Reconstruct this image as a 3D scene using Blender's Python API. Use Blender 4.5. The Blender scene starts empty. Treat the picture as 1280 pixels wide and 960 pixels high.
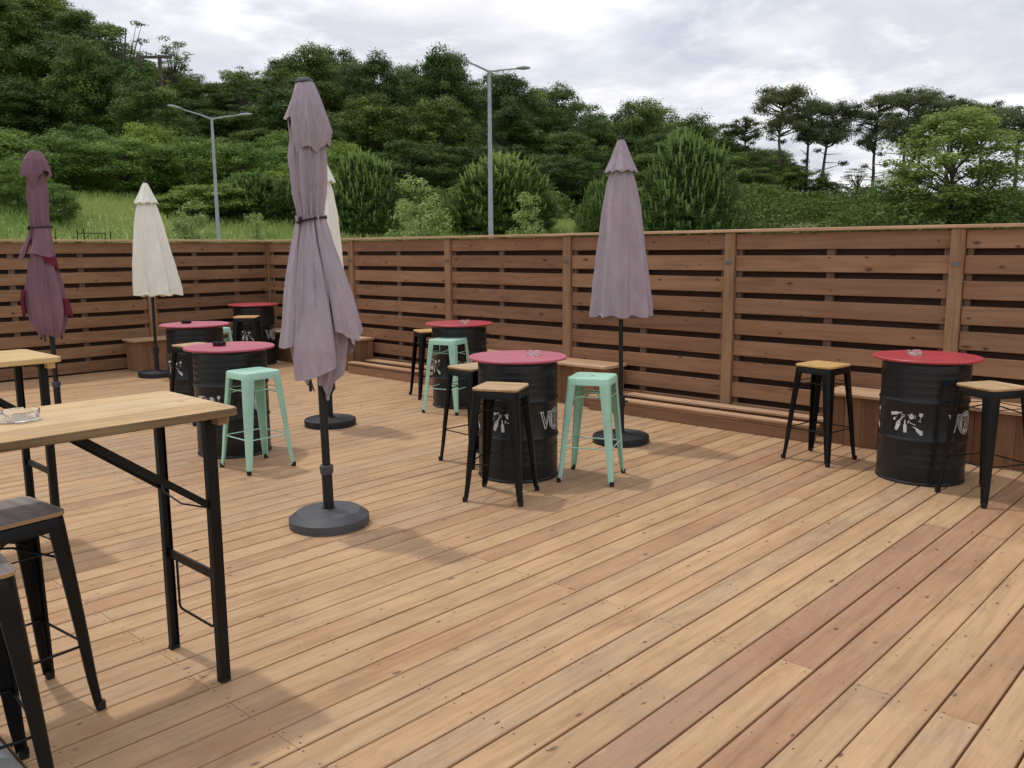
import bpy, math, random
import numpy as np
from mathutils import Vector, Matrix, Euler

random.seed(7)
C = bpy.context.scene.collection
PI = math.pi
H = 1.657                      # eye height above the deck

# ------------------------------------------------------------------ camera
PITCH, ROLL, YB = math.radians(8.873), math.radians(-.384), math.radians(46.998)
def cam_to_world(v):           # camera-heading frame (right, forward, up) -> deck frame
    x, y, z = v
    return Vector((x*math.cos(YB)+y*math.sin(YB), -x*math.sin(YB)+y*math.cos(YB), z))
fwd = cam_to_world((0, math.cos(PITCH), -math.sin(PITCH)))
up0 = cam_to_world((0, math.sin(PITCH), math.cos(PITCH)))
rt0 = cam_to_world((1, 0, 0))
rt = rt0*math.cos(ROLL)+up0*math.sin(ROLL)
upv = up0*math.cos(ROLL)-rt0*math.sin(ROLL)
cam_d = bpy.data.cameras.new('camera')
cam = bpy.data.objects.new('camera', cam_d); C.objects.link(cam)
mw = Matrix.Identity(4)
for i in range(3):
    mw[i][0], mw[i][1], mw[i][2] = rt[i], upv[i], -fwd[i]
mw[2][3] = H
cam.matrix_world = mw
cam_d.sensor_width = 36; cam_d.lens = 36*1077.19/1280
cam_d.clip_start = .05; cam_d.clip_end = 9000
sc = bpy.context.scene
sc.camera = cam
sc.render.resolution_x, sc.render.resolution_y = 1024, 768
AZ0 = math.degrees(YB)         # heading of the view in the deck frame

def pxray(px, py):
    v = fwd+rt*((px-640)/1077.19)+upv*((480-py)/1077.19)
    k = math.hypot(v.x, v.y); return v.x/k, v.y/k, v.z/k     # heading and slope
def polar(az, d):              # az in degrees right of the view's heading
    a = math.radians(az)
    v = cam_to_world((math.sin(a)*d, math.cos(a)*d, 0))
    return v.x, v.y

# ------------------------------------------------------------------ object helpers
def tag(o, label=None, cat=None, group=None, kind=None):
    if label: o['label'] = label
    if cat: o['category'] = cat
    if group: o['group'] = group
    if kind: o['kind'] = kind
    return o
def empty(name, loc=(0, 0, 0), rz=0, label=None, cat=None, group=None):
    o = bpy.data.objects.new(name, None); C.objects.link(o)
    o.location = loc; o.rotation_euler = (0, 0, rz); o.empty_display_size = .1
    return tag(o, label, cat, group)
def child(name, mesh, parent, loc=(0, 0, 0), rot=(0, 0, 0)):
    o = bpy.data.objects.new(name, mesh); C.objects.link(o)
    o.parent = parent; o.location = loc; o.rotation_euler = rot
    return o
def copy_tree(o, parent=None):
    c = o.copy(); C.objects.link(c); c.parent = parent
    for ch in list(o.children): copy_tree(ch, c)
    return c

class MB:
    def __init__(s): s.v = []; s.f = []; s.uv = []; s.r = []; s.m = []; s.s = []
    def face(s, idx, uv=None, r=0., m=0, smooth=False):
        s.f.append(tuple(idx)); s.uv.append(uv or [(0, 0)]*len(idx)); s.r.append(r); s.m.append(m); s.s.append(smooth)
    def beam(s, a, b, w, h, up=(0, 0, 1), c=.003, r=None, m=0, uoff=None, taper=1.):
        """chamfered timber from a to b; w across, h along 'up'"""
        a = Vector(a); b = Vector(b); d = b-a; L = d.length
        if L < 1e-6: return
        d /= L; u = Vector(up); u = (u-d*u.dot(d)).normalized(); t = d.cross(u)
        r = random.random() if r is None else r
        uo = random.random()*40 if uoff is None else uoff; vo = random.random()*40
        c = min(c, w*.3, h*.3)
        pr = [(-w/2+c, -h/2), (w/2-c, -h/2), (w/2, -h/2+c), (w/2, h/2-c), (w/2-c, h/2), (-w/2+c, h/2), (-w/2, h/2-c), (-w/2, -h/2+c)]
        if c <= 0: pr = [(-w/2, -h/2), (w/2, -h/2), (w/2, h/2), (-w/2, h/2)]
        n = len(pr); b0 = len(s.v)
        for p, k in ((a, 1.), (b, taper)):
            for x, y in pr: s.v.append(tuple(p+t*x*k+u*y*k))
        per = [0]
        for i in range(n):
            q, p = pr[(i+1) % n], pr[i]; per.append(per[-1]+math.hypot(q[0]-p[0], q[1]-p[1]))
        for i in range(n):
            j = (i+1) % n
            s.face((b0+i, b0+n+i, b0+n+j, b0+j), [(uo, vo+per[i]), (uo+L, vo+per[i]), (uo+L, vo+per[i+1]), (uo, vo+per[i+1])], r, m)
        s.face([b0+i for i in range(n)], [(uo+p[0]*.3, vo+p[1]) for p in pr], r, m)
        s.face([b0+n+i for i in reversed(range(n))], [(uo+p[0]*.3, vo+p[1]) for p in reversed(pr)], r, m)
    def tube(s, pts, rad, n=10, m=0, cap=True, smooth=True):
        pts = [Vector(p) for p in pts]
        if not hasattr(rad, '__len__'): rad = [rad]*len(pts)
        b0 = len(s.v); ref = None
        for i, p in enumerate(pts):
            d = (pts[min(i+1, len(pts)-1)]-pts[max(i-1, 0)]).normalized()
            if ref is None: ref = Vector((1, 0, 0)) if abs(d.x) < .8 else Vector((0, 1, 0))
            a = (ref-d*ref.dot(d)).normalized(); ref = a; b = d.cross(a)
            for k in range(n):
                t = 2*PI*k/n; s.v.append(tuple(p+(a*math.cos(t)+b*math.sin(t))*rad[i]))
        for i in range(len(pts)-1):
            for k in range(n):
                j = (k+1) % n
                s.face((b0+i*n+k, b0+i*n+j, b0+(i+1)*n+j, b0+(i+1)*n+k), [(k/n, i), ((k+1)/n, i), ((k+1)/n, i+1), (k/n, i+1)], 0, m, smooth)
        if cap:
            s.face([b0+k for k in reversed(range(n))], None, 0, m)
            s.face([b0+(len(pts)-1)*n+k for k in range(n)], None, 0, m)
    def lathe(s, prof, n=48, m=0, smooth=True, wob=None):
        b0 = len(s.v)
        for i, (r, z) in enumerate(prof):
            for k in range(n):
                t = 2*PI*k/n; rr = r*(1+(wob(t, z) if wob else 0)); s.v.append((rr*math.cos(t), rr*math.sin(t), z))
        for i in range(len(prof)-1):
            for k in range(n):
                j = (k+1) % n
                s.face((b0+i*n+k, b0+i*n+j, b0+(i+1)*n+j, b0+(i+1)*n+k), [(k/n, prof[i][1]), ((k+1)/n, prof[i][1]), ((k+1)/n, prof[i+1][1]), (k/n, prof[i+1][1])], 0, m, smooth)
        if prof[0][0] > 1e-5: s.face([b0+k for k in reversed(range(n))], None, 0, m)
        if prof[-1][0] > 1e-5: s.face([b0+(len(prof)-1)*n+k for k in range(n)], None, 0, m)
    def mesh(s, name, mats):
        me = bpy.data.meshes.new(name); me.from_pydata(s.v, [], s.f)
        for mt in (mats if isinstance(mats, (list, tuple)) else [mats]): me.materials.append(mt)
        uv = me.uv_layers.new(name='UVMap')
        uv.data.foreach_set('uv', np.array([c for f in s.uv for p in f for c in p], dtype='f'))
        at = me.attributes.new('rnd', 'FLOAT', 'FACE'); at.data.foreach_set('value', np.array(s.r, dtype='f'))
        me.polygons.foreach_set('material_index', np.array(s.m, dtype='i'))
        me.polygons.foreach_set('use_smooth', np.array(s.s, dtype=bool))
        me.update()
        if any(s.s): me.set_sharp_from_angle(angle=math.radians(26))
        return me
    def obj(s, name, mats, parent=None, loc=(0, 0, 0), rot=(0, 0, 0)):
        return child(name, s.mesh(name, mats), parent, loc, rot)

# ------------------------------------------------------------------ materials
def new_mat(name, col=(.5, .5, .5), rough=.6, metal=0, spec=.5):
    m = bpy.data.materials.new(name); m.use_nodes = True
    p = m.node_tree.nodes['Principled BSDF']
    p.inputs['Base Color'].default_value = (*col, 1); p.inputs['Roughness'].default_value = rough
    p.inputs['Metallic'].default_value = metal; p.inputs['Specular IOR Level'].default_value = spec
    return m, m.node_tree, p
def N(nt, typ, **kw):
    n = nt.nodes.new(typ)
    for k, v in kw.items():
        if k in n.inputs: n.inputs[k].default_value = v
        else: setattr(n, k, v)
    return n
def mixc(nt, a, b, fac, blend='MIX'):
    n = nt.nodes.new('ShaderNodeMix'); n.data_type = 'RGBA'; n.blend_type = blend
    for s, v in ((n.inputs[0], fac), (n.inputs[6], a), (n.inputs[7], b)):
        if isinstance(v, bpy.types.NodeSocket): nt.links.new(v, s)
        elif isinstance(v, (tuple, list)): s.default_value = (*v, 1) if len(v) == 3 else v
        else: s.default_value = v
    return n.outputs[2]
def ramp(nt, fac, stops, interp='LINEAR'):
    n = nt.nodes.new('ShaderNodeValToRGB'); n.color_ramp.interpolation = interp
    e = n.color_ramp.elements
    while len(e) > 1: e.remove(e[-1])
    for i, (p, c) in enumerate(stops):
        if not isinstance(c, (tuple, list)): c = (c, c, c)
        if i == 0: e[0].position = p; e[0].color = (*c, 1)
        else: k = e.new(p); k.color = (*c, 1)
    nt.links.new(fac, n.inputs[0]); return n.outputs[0]
def math_n(nt, op, a, b=None):
    n = nt.nodes.new('ShaderNodeMath'); n.operation = op
    for i, v in enumerate((a, b)):
        if v is None: continue
        if isinstance(v, bpy.types.NodeSocket): nt.links.new(v, n.inputs[i])
        else: n.inputs[i].default_value = v
    return n.outputs[0]
def mapping(nt, vec, scale):
    n = nt.nodes.new('ShaderNodeMapping'); n.inputs['Scale'].default_value = scale; nt.links.new(vec, n.inputs[0]); return n.outputs[0]
def noise(nt, vec, scale, detail=3, rough=.55, dist=0.):
    n = N(nt, 'ShaderNodeTexNoise', Scale=scale, Detail=detail, Roughness=rough, Distortion=dist); nt.links.new(vec, n.inputs['Vector']); return n.outputs['Fac']

def wood(name, tones, streak=.35, knot=.8, rough=.7, spec=.3, knots=(1.5, 4.6), knot_col=(.07, .035, .02), bump=.25, ksize=.085, scuff=False, dirt=None, dirt_col=(.2, .17, .14)):
    m, nt, p = new_mat(name, rough=rough, spec=spec)
    uv = N(nt, 'ShaderNodeUVMap', uv_map='UVMap').outputs[0]
    rn = N(nt, 'ShaderNodeAttribute', attribute_name='rnd').outputs['Fac']
    base = ramp(nt, rn, [(i/(len(tones)-1), t) for i, t in enumerate(tones)])
    # broad cathedral grain, fine grain, slow blotches
    g1 = noise(nt, mapping(nt, uv, (.7, 11, 1)), 1.6, 4, .6, 1.2)
    g2 = noise(nt, mapping(nt, uv, (2.2, 90, 1)), 1.5, 4, .65, .6)
    g3 = noise(nt, mapping(nt, uv, (1.1, 3.0, 1)), 1.3, 3, .6, .5)
    base = mixc(nt, base, ramp(nt, g1, [(.30, .58), (.52, 1.), (.74, 1.16)]), streak*1.9, 'MULTIPLY')
    base = mixc(nt, base, ramp(nt, g2, [(.3, .72), (.5, 1.), (.75, 1.08)]), streak*1.5, 'MULTIPLY')
    base = mixc(nt, base, ramp(nt, g3, [(.32, (.80, .72, .68)), (.55, (1, 1, 1)), (.75, (1.08, 1.06, 1.0))]), .75, 'MULTIPLY')
    wv = N(nt, 'ShaderNodeVectorMath', operation='ADD')
    nz = N(nt, 'ShaderNodeTexNoise', Scale=3., Detail=2.); nt.links.new(mapping(nt, uv, (1, 3, 1)), nz.inputs['Vector'])
    sc_ = N(nt, 'ShaderNodeVectorMath', operation='SCALE'); sc_.inputs[3].default_value = .22; nt.links.new(nz.outputs['Color'], sc_.inputs[0])
    nt.links.new(mapping(nt, uv, (knots[0], knots[1], 1)), wv.inputs[0]); nt.links.new(sc_.outputs[0], wv.inputs[1])
    vo = N(nt, 'ShaderNodeTexVoronoi', Scale=1., Randomness=1.); vo.voronoi_dimensions = '2D'
    nt.links.new(wv.outputs[0], vo.inputs['Vector'])
    sz = ramp(nt, vo.outputs['Color'], [(.35, 0.), (.95, 1.)])      # knots differ in size, some cells have none
    dd = math_n(nt, 'DIVIDE', vo.outputs['Distance'], math_n(nt, 'ADD', math_n(nt, 'MULTIPLY', sz, ksize), .004))
    kf = ramp(nt, dd, [(0., 1.), (.40, .9), (.75, .35), (1.3, .14), (2.6, 0.)])
    base = mixc(nt, base, knot_col, math_n(nt, 'MULTIPLY', kf, knot))
    if dirt:
        tc = N(nt, 'ShaderNodeNewGeometry').outputs['Position']
        df = ramp(nt, noise(nt, tc, dirt, 4, .6, .4), [(.50, 0.), (.66, 1.)])
        base = mixc(nt, base, dirt_col, math_n(nt, 'MULTIPLY', df, .38))
    if scuff:                      # trodden grime and pale scuffs
        tc = N(nt, 'ShaderNodeNewGeometry').outputs['Position']
        s1 = ramp(nt, noise(nt, mapping(nt, tc, (1.6, 2.6, 1)), 2.4, 6, .72, .8), [(.50, 0.), (.72, 1.)])
        base = mixc(nt, base, (.24, .17, .12), math_n(nt, 'MULTIPLY', s1, .34))
        s2 = ramp(nt, noise(nt, mapping(nt, tc, (3, 9, 1)), 3.1, 5, .7, .3), [(.58, 0.), (.74, 1.)])
        base = mixc(nt, base, (.64, .48, .33), math_n(nt, 'MULTIPLY', s2, .34))
        base = mixc(nt, base, (.20, .12, .08), math_n(nt, 'MULTIPLY', ramp(nt, noise(nt, tc, 38., 2, .6), [(.70, 0.), (.76, 1.)]), .45))
    nt.links.new(base, p.inputs['Base Color'])
    bp = N(nt, 'ShaderNodeBump', Strength=bump, Distance=.002); nt.links.new(g2, bp.inputs['Height']); nt.links.new(bp.outputs[0], p.inputs['Normal'])
    rr = ramp(nt, g1, [(.3, rough+.1), (.7, rough-.08)]); nt.links.new(rr, p.inputs['Roughness'])
    return m

M = {}
M['deck'] = wood('deck_wood', [(.38, .212, .124), (.455, .268, .145), (.50, .305, .166), (.53, .335, .18), (.52, .33, .18), (.485, .32, .188), (.515, .322, .172), (.455, .268, .15), (.375, .215, .13)],
                 streak=.27, knot=.9, knots=(2.6, 5.6), ksize=.075, dirt=.45, dirt_col=(.31, .215, .14), scuff=True)
M['fence'] = wood('fence_wood', [(.22, .115, .066), (.30, .160, .088), (.36, .20, .112), (.32, .18, .105), (.26, .137, .08)], streak=.30, knot=.85, knots=(3.0, 6.4), ksize=.15, rough=.75, knot_col=(.05, .022, .014))
M['fence_left'] = wood('fence_wood_aged', [(.23, .125, .07), (.29, .165, .09), (.26, .145, .08), (.32, .185, .10)], streak=.34, knot=.85, knots=(3.0, 6.4), ksize=.15, rough=.75, knot_col=(.045, .02, .012))
M['post'] = wood('post_wood', [(.30, .175, .092), (.35, .205, .115), (.32, .19, .10)], streak=.4, knot=.7, knots=(1.4, 5), rough=.72, knot_col=(.06, .03, .014))
M['bench'] = wood('bench_wood', [(.52, .32, .19), (.60, .39, .24), (.55, .35, .215)], streak=.36, knot=.6, knots=(1.6, 5), rough=.7)
M['back'] = wood('shaded_back_wood', [(.05, .024, .017), (.07, .035, .025)], streak=.3, knot=.5)  # near-black tone paints in the deep shade of the fence gaps
M['stud'] = wood('shaded_stud_wood', [(.15, .085, .055), (.19, .11, .07)], streak=.3, knot=.5)  # stud colour lowered to carry the shade behind the front slats
M['clad'] = wood('cladding_wood', [(.20, .10, .052), (.25, .13, .068), (.30, .165, .088)], streak=.36, knot=.6, knots=(1.2, 6), rough=.7)
M['table_wood'] = wood('varnished_wood', [(.58, .36, .145), (.66, .425, .185), (.68, .49, .26)], streak=.5, knot=.7, knots=(1.4, 4.), rough=.42, spec=.45, knot_col=(.20, .085, .03), bump=.1, dirt=3.2, dirt_col=(.34, .24, .15))
M['table_pale'] = wood('yellow_varnished_wood', [(.66, .45, .18), (.70, .49, .21)], streak=.22, knot=.2, knots=(1.2, 3.5), rough=.4, spec=.45, knot_col=(.3, .15, .06), bump=.08)
M['table_edge'] = wood('worn_edge_wood', [(.20, .13, .07), (.27, .18, .10)], streak=.8, knot=.9, knots=(6, 30), rough=.85, spec=.1, knot_col=(.05, .03, .02))
M['seat_wood'] = wood('seat_wood', [(.50, .34, .18), (.58, .41, .23), (.54, .36, .19)], streak=.45, knot=.6, knots=(3, 8), rough=.55)
M['seat_new'] = wood('seat_wood_orange', [(.62, .37, .14), (.66, .42, .17)], streak=.25, knot=.25, knots=(3, 8), rough=.45)
M['seat_grey'] = wood('weathered_seat_wood', [(.25, .205, .185), (.30, .255, .235), (.34, .30, .28)], streak=.55, knot=.6, knots=(3, 10), rough=.72, knot_col=(.12, .09, .08))
M['seat_edge'] = wood('seat_edge_wood', [(.40, .25, .12), (.46, .29, .15)], streak=.5, knot=.3, knots=(6, 12), rough=.6)

def metal_paint(name, col, rough, chip=.0, chip_col=(.3, .3, .3), spec=.5):
    m, nt, p = new_mat(name, col, rough, 0, spec)
    pos = N(nt, 'ShaderNodeTexCoord').outputs['Object']
    n1 = noise(nt, pos, 3., 3, .5)
    c = mixc(nt, col, tuple(min(1, x*1.35+.004) for x in col), ramp(nt, n1, [(.4, 0.), (.75, 1.)]))
    if chip:
        n2 = noise(nt, pos, 70., 3, .7)
        c = mixc(nt, c, chip_col, math_n(nt, 'MULTIPLY', ramp(nt, n2, [(.70, 0.), (.74, 1.)]), chip))
    nt.links.new(c, p.inputs['Base Color'])
    nt.links.new(ramp(nt, n1, [(.3, rough-.06), (.75, rough+.14)]), p.inputs['Roughness'])
    return m
M['black_steel'] = metal_paint('black_steel', (.004, .004, .004), .33, .5, (.08, .08, .08), .22)
M['mint'] = metal_paint('mint_paint', (.33, .56, .44), .36, .35, (.16, .26, .20))
M['drum'] = metal_paint('drum_paint', (.010, .0115, .014), .27, .3, (.05, .05, .05), .34)
M['rubber'], _, _ = new_mat('rubber', (.01, .01, .01), .8)
M['table_steel'] = metal_paint('table_steel', (.006, .0055, .005), .42, .4, (.07, .06, .05), .2)
M['pole'] = metal_paint('pole_metal', (.014, .013, .013), .42, .0, (.3,.3,.3), .3)
M['base_grey'] = metal_paint('umbrella_base_plastic', (.052, .054, .061), .50, .0)
M['base_black'] = metal_paint('umbrella_base_black', (.014, .015, .018), .5, .0, (.3,.3,.3), .3)
M['galv'] = metal_paint('galvanised_steel', (.30, .33, .37), .45, .0)
M['lamp_grey'] = metal_paint('lamp_head_grey', (.22, .225, .24), .45, .0)
M['white_print'] = metal_paint('white_print', (.50, .50, .52), .6, .75, (.05, .05, .05))
M['dark_print'] = metal_paint('dark_print', (.018, .019, .022), .45)
M['screw'], _, _ = new_mat('screw_steel', (.10, .07, .045), .5, .3)
M['plate'], _, _ = new_mat('steel_plate', (.16, .15, .15), .45, .6)
M['ash_black'], _, _ = new_mat('black_plastic', (.006, .006, .006), .25)
m, nt, p = new_mat('glass', (.95, .97, .97), .03); p.inputs['Transmission Weight'].default_value = 1.; p.inputs['IOR'].default_value = 1.46; p.inputs['Transmission Weight'].default_value = .9; p.inputs['Base Color'].default_value = (1, 1, 1, 1); M['glass'] = m

def top_paint(name, col):
    m, nt, p = new_mat(name, col, .42, 0, .45)
    pos = N(nt, 'ShaderNodeTexCoord').outputs['Object']
    c = mixc(nt, col, tuple(x*.82 for x in col), ramp(nt, noise(nt, pos, 6., 5, .6), [(.42, 0.), (.7, 1.)]))
    c = mixc(nt, c, (.75, .45, .45), math_n(nt, 'MULTIPLY', ramp(nt, noise(nt, pos, 60., 2, .7), [(.68, 0.), (.75, 1.)]), .18))
    nt.links.new(c, p.inputs['Base Color'])
    bp = N(nt, 'ShaderNodeBump', Strength=.15, Distance=.002); nt.links.new(noise(nt, pos, 4., 2), bp.inputs['Height']); nt.links.new(bp.outputs[0], p.inputs['Normal'])
    return m
M['red_top'] = top_paint('red_paint', (.44, .045, .06))
M['pink_top'] = top_paint('faded_red_paint', (.46, .085, .13))

def fabric(name, col, under=None, fade=.12):
    m, nt, p = new_mat(name, col, .85, 0, .2)
    pos = N(nt, 'ShaderNodeTexCoord').outputs['Object']
    c = mixc(nt, tuple(x*1.03 for x in col), tuple(x*(1-fade*1.6) for x in col), ramp(nt, noise(nt, mapping(nt, pos, (5, 5, 1.2)), 2., 4, .6), [(.35, 0.), (.7, 1.)]))
    if under:
        g = N(nt, 'ShaderNodeNewGeometry'); c = mixc(nt, c, under, g.outputs['Backfacing'])
    nt.links.new(c, p.inputs['Base Color'])
    w = noise(nt, pos, 420., 2, .5)
    bp = N(nt, 'ShaderNodeBump', Strength=.12, Distance=.0008); nt.links.new(w, bp.inputs['Height'])
    b2 = N(nt, 'ShaderNodeBump', Strength=.7, Distance=.025); nt.links.new(noise(nt, mapping(nt, pos, (10, 10, 2.6)), 1.7, 4, .55, 1.2), b2.inputs['Height']); nt.links.new(b2.outputs[0], bp.inputs['Normal'])
    nt.links.new(bp.outputs[0], p.inputs['Normal'])
    tr = N(nt, 'ShaderNodeBsdfTranslucent'); nt.links.new(c, tr.inputs['Color'])
    mx = N(nt, 'ShaderNodeMixShader'); mx.inputs[0].default_value = .10
    out = nt.nodes['Material Output']
    nt.links.new(p.outputs[0], mx.inputs[1]); nt.links.new(tr.outputs[0], mx.inputs[2]); nt.links.new(mx.outputs[0], out.inputs[0])
    return m
M['mauve'] = fabric('mauve_canvas', (.45, .37, .425), (.30, .17, .16))
M['mauve_flat'] = fabric('pale_mauve_canvas', (.45, .37, .425), (.26, .21, .20))
M['plum'] = fabric('plum_canvas', (.25, .135, .175), (.16, .022, .045))
M['burgundy'] = fabric('burgundy_canvas', (.16, .018, .04))
M['cream'] = fabric('cream_canvas', (.93, .905, .82), (.84, .76, .55), .05)
M['strap'], _, _ = new_mat('black_strap', (.012, .011, .014), .7)

def foliage(name, c1, c2, c3=None, trans=.3, rough=.6):
    m, nt, p = new_mat(name, c1, rough, 0, .25)
    oi = N(nt, 'ShaderNodeObjectInfo'); rn = N(nt, 'ShaderNodeAttribute', attribute_name='rnd').outputs['Fac']
    c = mixc(nt, c1, c2, rn)
    c = mixc(nt, c, ramp(nt, oi.outputs['Random'], [(0., (.62, .70, .68)), (.35, (.85, .9, .8)), (.7, (1.05, 1.02, .9)), (1., (1.30, 1.16, .95))]), 1., 'MULTIPLY')
    nt.links.new(c, p.inputs['Base Color'])
    tr = N(nt, 'ShaderNodeBsdfTranslucent'); nt.links.new(c, tr.inputs['Color'])
    mx = N(nt, 'ShaderNodeMixShader'); mx.inputs[0].default_value = trans
    nt.links.new(p.outputs[0], mx.inputs[1]); nt.links.new(tr.outputs[0], mx.inputs[2])
    nt.links.new(mx.outputs[0], nt.nodes['Material Output'].inputs[0])
    return m
M['leaf_dark'] = foliage('forest_leaves', (.060, .105, .026), (.17, .245, .060), (.06, .105, .03))
M['leaf_hill'] = foliage('hill_leaves', (.070, .125, .028), (.20, .29, .065), (.07, .12, .035))
M['leaf_hedge'] = foliage('acacia_leaves', (.12, .21, .04), (.25, .37, .08), (.14, .24, .055))
M['leaf_light'] = foliage('young_leaves', (.20, .30, .09), (.36, .46, .20), (.24, .33, .12))
M['leaf_right'] = foliage('willow_leaves', (.14, .22, .05), (.30, .39, .13), (.17, .25, .06))
M['needle'] = foliage('pine_needles', (.065, .12, .030), (.16, .24, .065), None, .15)
M['candle'] = foliage('pine_shoots', (.32, .44, .13), (.50, .62, .25), None, .2)
M['needle_old'] = foliage('old_pine_needles', (.085, .11, .055), (.18, .21, .11), None, .38)
M['grass'] = foliage('meadow_grass', (.20, .32, .085), (.38, .45, .17), (.28, .36, .12), .3)
M['bark'] = None
m, nt, p = new_mat('bark', (.09, .07, .055), .9)
pos = N(nt, 'ShaderNodeTexCoord').outputs['Object']
nt.links.new(ramp(nt, noise(nt, mapping(nt, pos, (6, 6, 1.2)), 2., 4), [(.35, (.045, .035, .028)), (.7, (.14, .11, .09))]), p.inputs['Base Color']); M['bark'] = m
m, nt, p = new_mat('concrete', (.3, .3, .29), .85)
pos = N(nt, 'ShaderNodeTexCoord').outputs['Object']
c = ramp(nt, noise(nt, pos, 3., 6, .65), [(.3, (.20, .195, .19)), (.7, (.34, .335, .32))])
nt.links.new(mixc(nt, c, (.12, .11, .10), ramp(nt, noise(nt, pos, 25., 3), [(.62, 0.), (.72, .6)])), p.inputs['Base Color']); M['concrete'] = m
m, nt, p = new_mat('ground_soil', (.12, .14, .05), .95)
pos = N(nt, 'ShaderNodeTexCoord').outputs['Object']
c = ramp(nt, noise(nt, pos, .22, 5, .6), [(.3, (.17, .23, .07)), (.5, (.24, .30, .10)), (.72, (.33, .35, .15))])
c = mixc(nt, c, (.07, .11, .03), ramp(nt, noise(nt, pos, 3., 4, .7), [(.5, 0.), (.75, .6)]))
nt.links.new(c, p.inputs['Base Color']); M['ground'] = m

# ------------------------------------------------------------------ world and light
SUN = Vector((-.05, .415, 1.)).normalized()
w = bpy.data.worlds.new('World'); sc.world = w; w.use_nodes = True
nt = w.node_tree; bg = nt.nodes['Background']
sky = N(nt, 'ShaderNodeTexSky'); sky.sky_type = 'NISHITA'; sky.sun_disc = False
sky.sun_elevation = math.asin(SUN.z); sky.sun_rotation = math.atan2(SUN.x, SUN.y)
sky.air_density = 1.; sky.dust_density = 2.
tc = N(nt, 'ShaderNodeTexCoord').outputs['Generated']
# cloud deck: project the view direction on a flat layer so clouds flatten towards the horizon
sep = N(nt, 'ShaderNodeSeparateXYZ'); nt.links.new(tc, sep.inputs[0])
zz = math_n(nt, 'ADD', math_n(nt, 'MAXIMUM', sep.outputs[2], 0.), .16)
cb = N(nt, 'ShaderNodeCombineXYZ')
nt.links.new(math_n(nt, 'DIVIDE', sep.outputs[0], zz), cb.inputs[0]); nt.links.new(math_n(nt, 'DIVIDE', sep.outputs[1], zz), cb.inputs[1])
cb.inputs[2].default_value = 2.7
n1 = noise(nt, cb.outputs[0], .95, 6, .58, .25)
n2 = noise(nt, mapping(nt, cb.outputs[0], (1, 1, 3)), 2.1, 5, .6, .1)
ccol = ramp(nt, n1, [(.34, (9.8, 9.8, 10.)), (.44, (8.0, 8.05, 8.5)), (.54, (6.3, 6.5, 7.2)), (.62, (7.2, 7.35, 7.9)), (.70, (8.4, 8.45, 8.8))])
ccol = mixc(nt, ccol, (11., 11., 11.), math_n(nt, 'MULTIPLY', ramp(nt, n2, [(.52, 0.), (.66, 1.)]), .6))
cover = ramp(nt, noise(nt, cb.outputs[0], .7, 5, .6, .3), [(.36, .62), (.48, 1.)])
fin = mixc(nt, sky.outputs[0], ccol, cover)
nt.links.new(fin, bg.inputs[0]); bg.inputs[1].default_value = .1
sd = bpy.data.lights.new('sun', 'SUN'); sd.energy = 1.2; sd.angle = math.radians(2.2); sd.color = (1., .955, .89)
so = bpy.data.objects.new('sun', sd); C.objects.link(so); so.rotation_euler = SUN.to_track_quat('Z', 'Y').to_euler(); so.location = (0, 0, 30)
sc.view_settings.view_transform = 'Standard'; sc.view_settings.look = 'None'; sc.view_settings.gamma = 1; sc.view_settings.exposure = .19
sc.view_settings.use_curve_mapping = False
sc.render.engine = 'CYCLES'

# ------------------------------------------------------------------ terrain
def smooth(t): t = np.clip(t, 0, 1); return t*t*(3-2*t)
def terrain(x, y):
    x = np.asarray(x, float); y = np.asarray(y, float)
    d = np.hypot(x, y); az = np.degrees(np.arctan2(x, y))-AZ0
    az = (az+180) % 360-180
    h45 = np.interp(az, [-60, -31, -14, -6, 4, 14, 31, 60], [5., 4.6, 3.9, 3.0, 3.0, 3.3, 3.2, 3.])
    h110 = np.interp(az, [-90, -60, -31, -20, -14, -5, 5, 13, 31, 60, 90], [4, 16, 22, 17, 13, 10.5, 8.5, 5.4, 4.9, 5, 3])
    h = -.45+(h45+.45)*smooth((d-19)/30)
    h = h+(h110-h45)*smooth((d-48)/62)
    back = smooth((np.abs(az)-75)/40)
    h = h*(1-back)-.45*back
    return h+.18*np.sin(x*.31+1.)*np.cos(y*.27)*smooth((d-22)/15)+.5*np.sin(x*.07)*np.sin(y*.083+2)*smooth((d-45)/30)
def gz(x, y): return float(terrain(x, y))
rr = np.concatenate([np.linspace(0, 20, 9), np.linspace(22, 130, 60), np.geomspace(140, 4000, 14)])
aa = np.linspace(0, 2*PI, 181)[:-1]
V = [(r*math.cos(a), r*math.sin(a)) for r in rr[1:] for a in aa]
P2 = np.array([(0., 0.)]+V); Z2 = terrain(P2[:, 0], P2[:, 1]); Z2[0] = -.45
na = len(aa); F = [(0, 1+k, 1+(k+1) % na) for k in range(na)]
for i in range(len(rr)-2):
    for k in range(na):
        j = (k+1) % na; F.append((1+i*na+k, 1+(i+1)*na+k, 1+(i+1)*na+j, 1+i*na+j))
me = bpy.data.meshes.new('ground'); me.from_pydata([(p[0], p[1], z) for p, z in zip(P2, Z2)], [], F); me.materials.append(M['ground'])
me.polygons.foreach_set('use_smooth', [True]*len(F))
g = bpy.data.objects.new('ground', me); C.objects.link(g); tag(g, 'rough grassy ground rising beyond the timber fence', None, None, 'structure')

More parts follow.
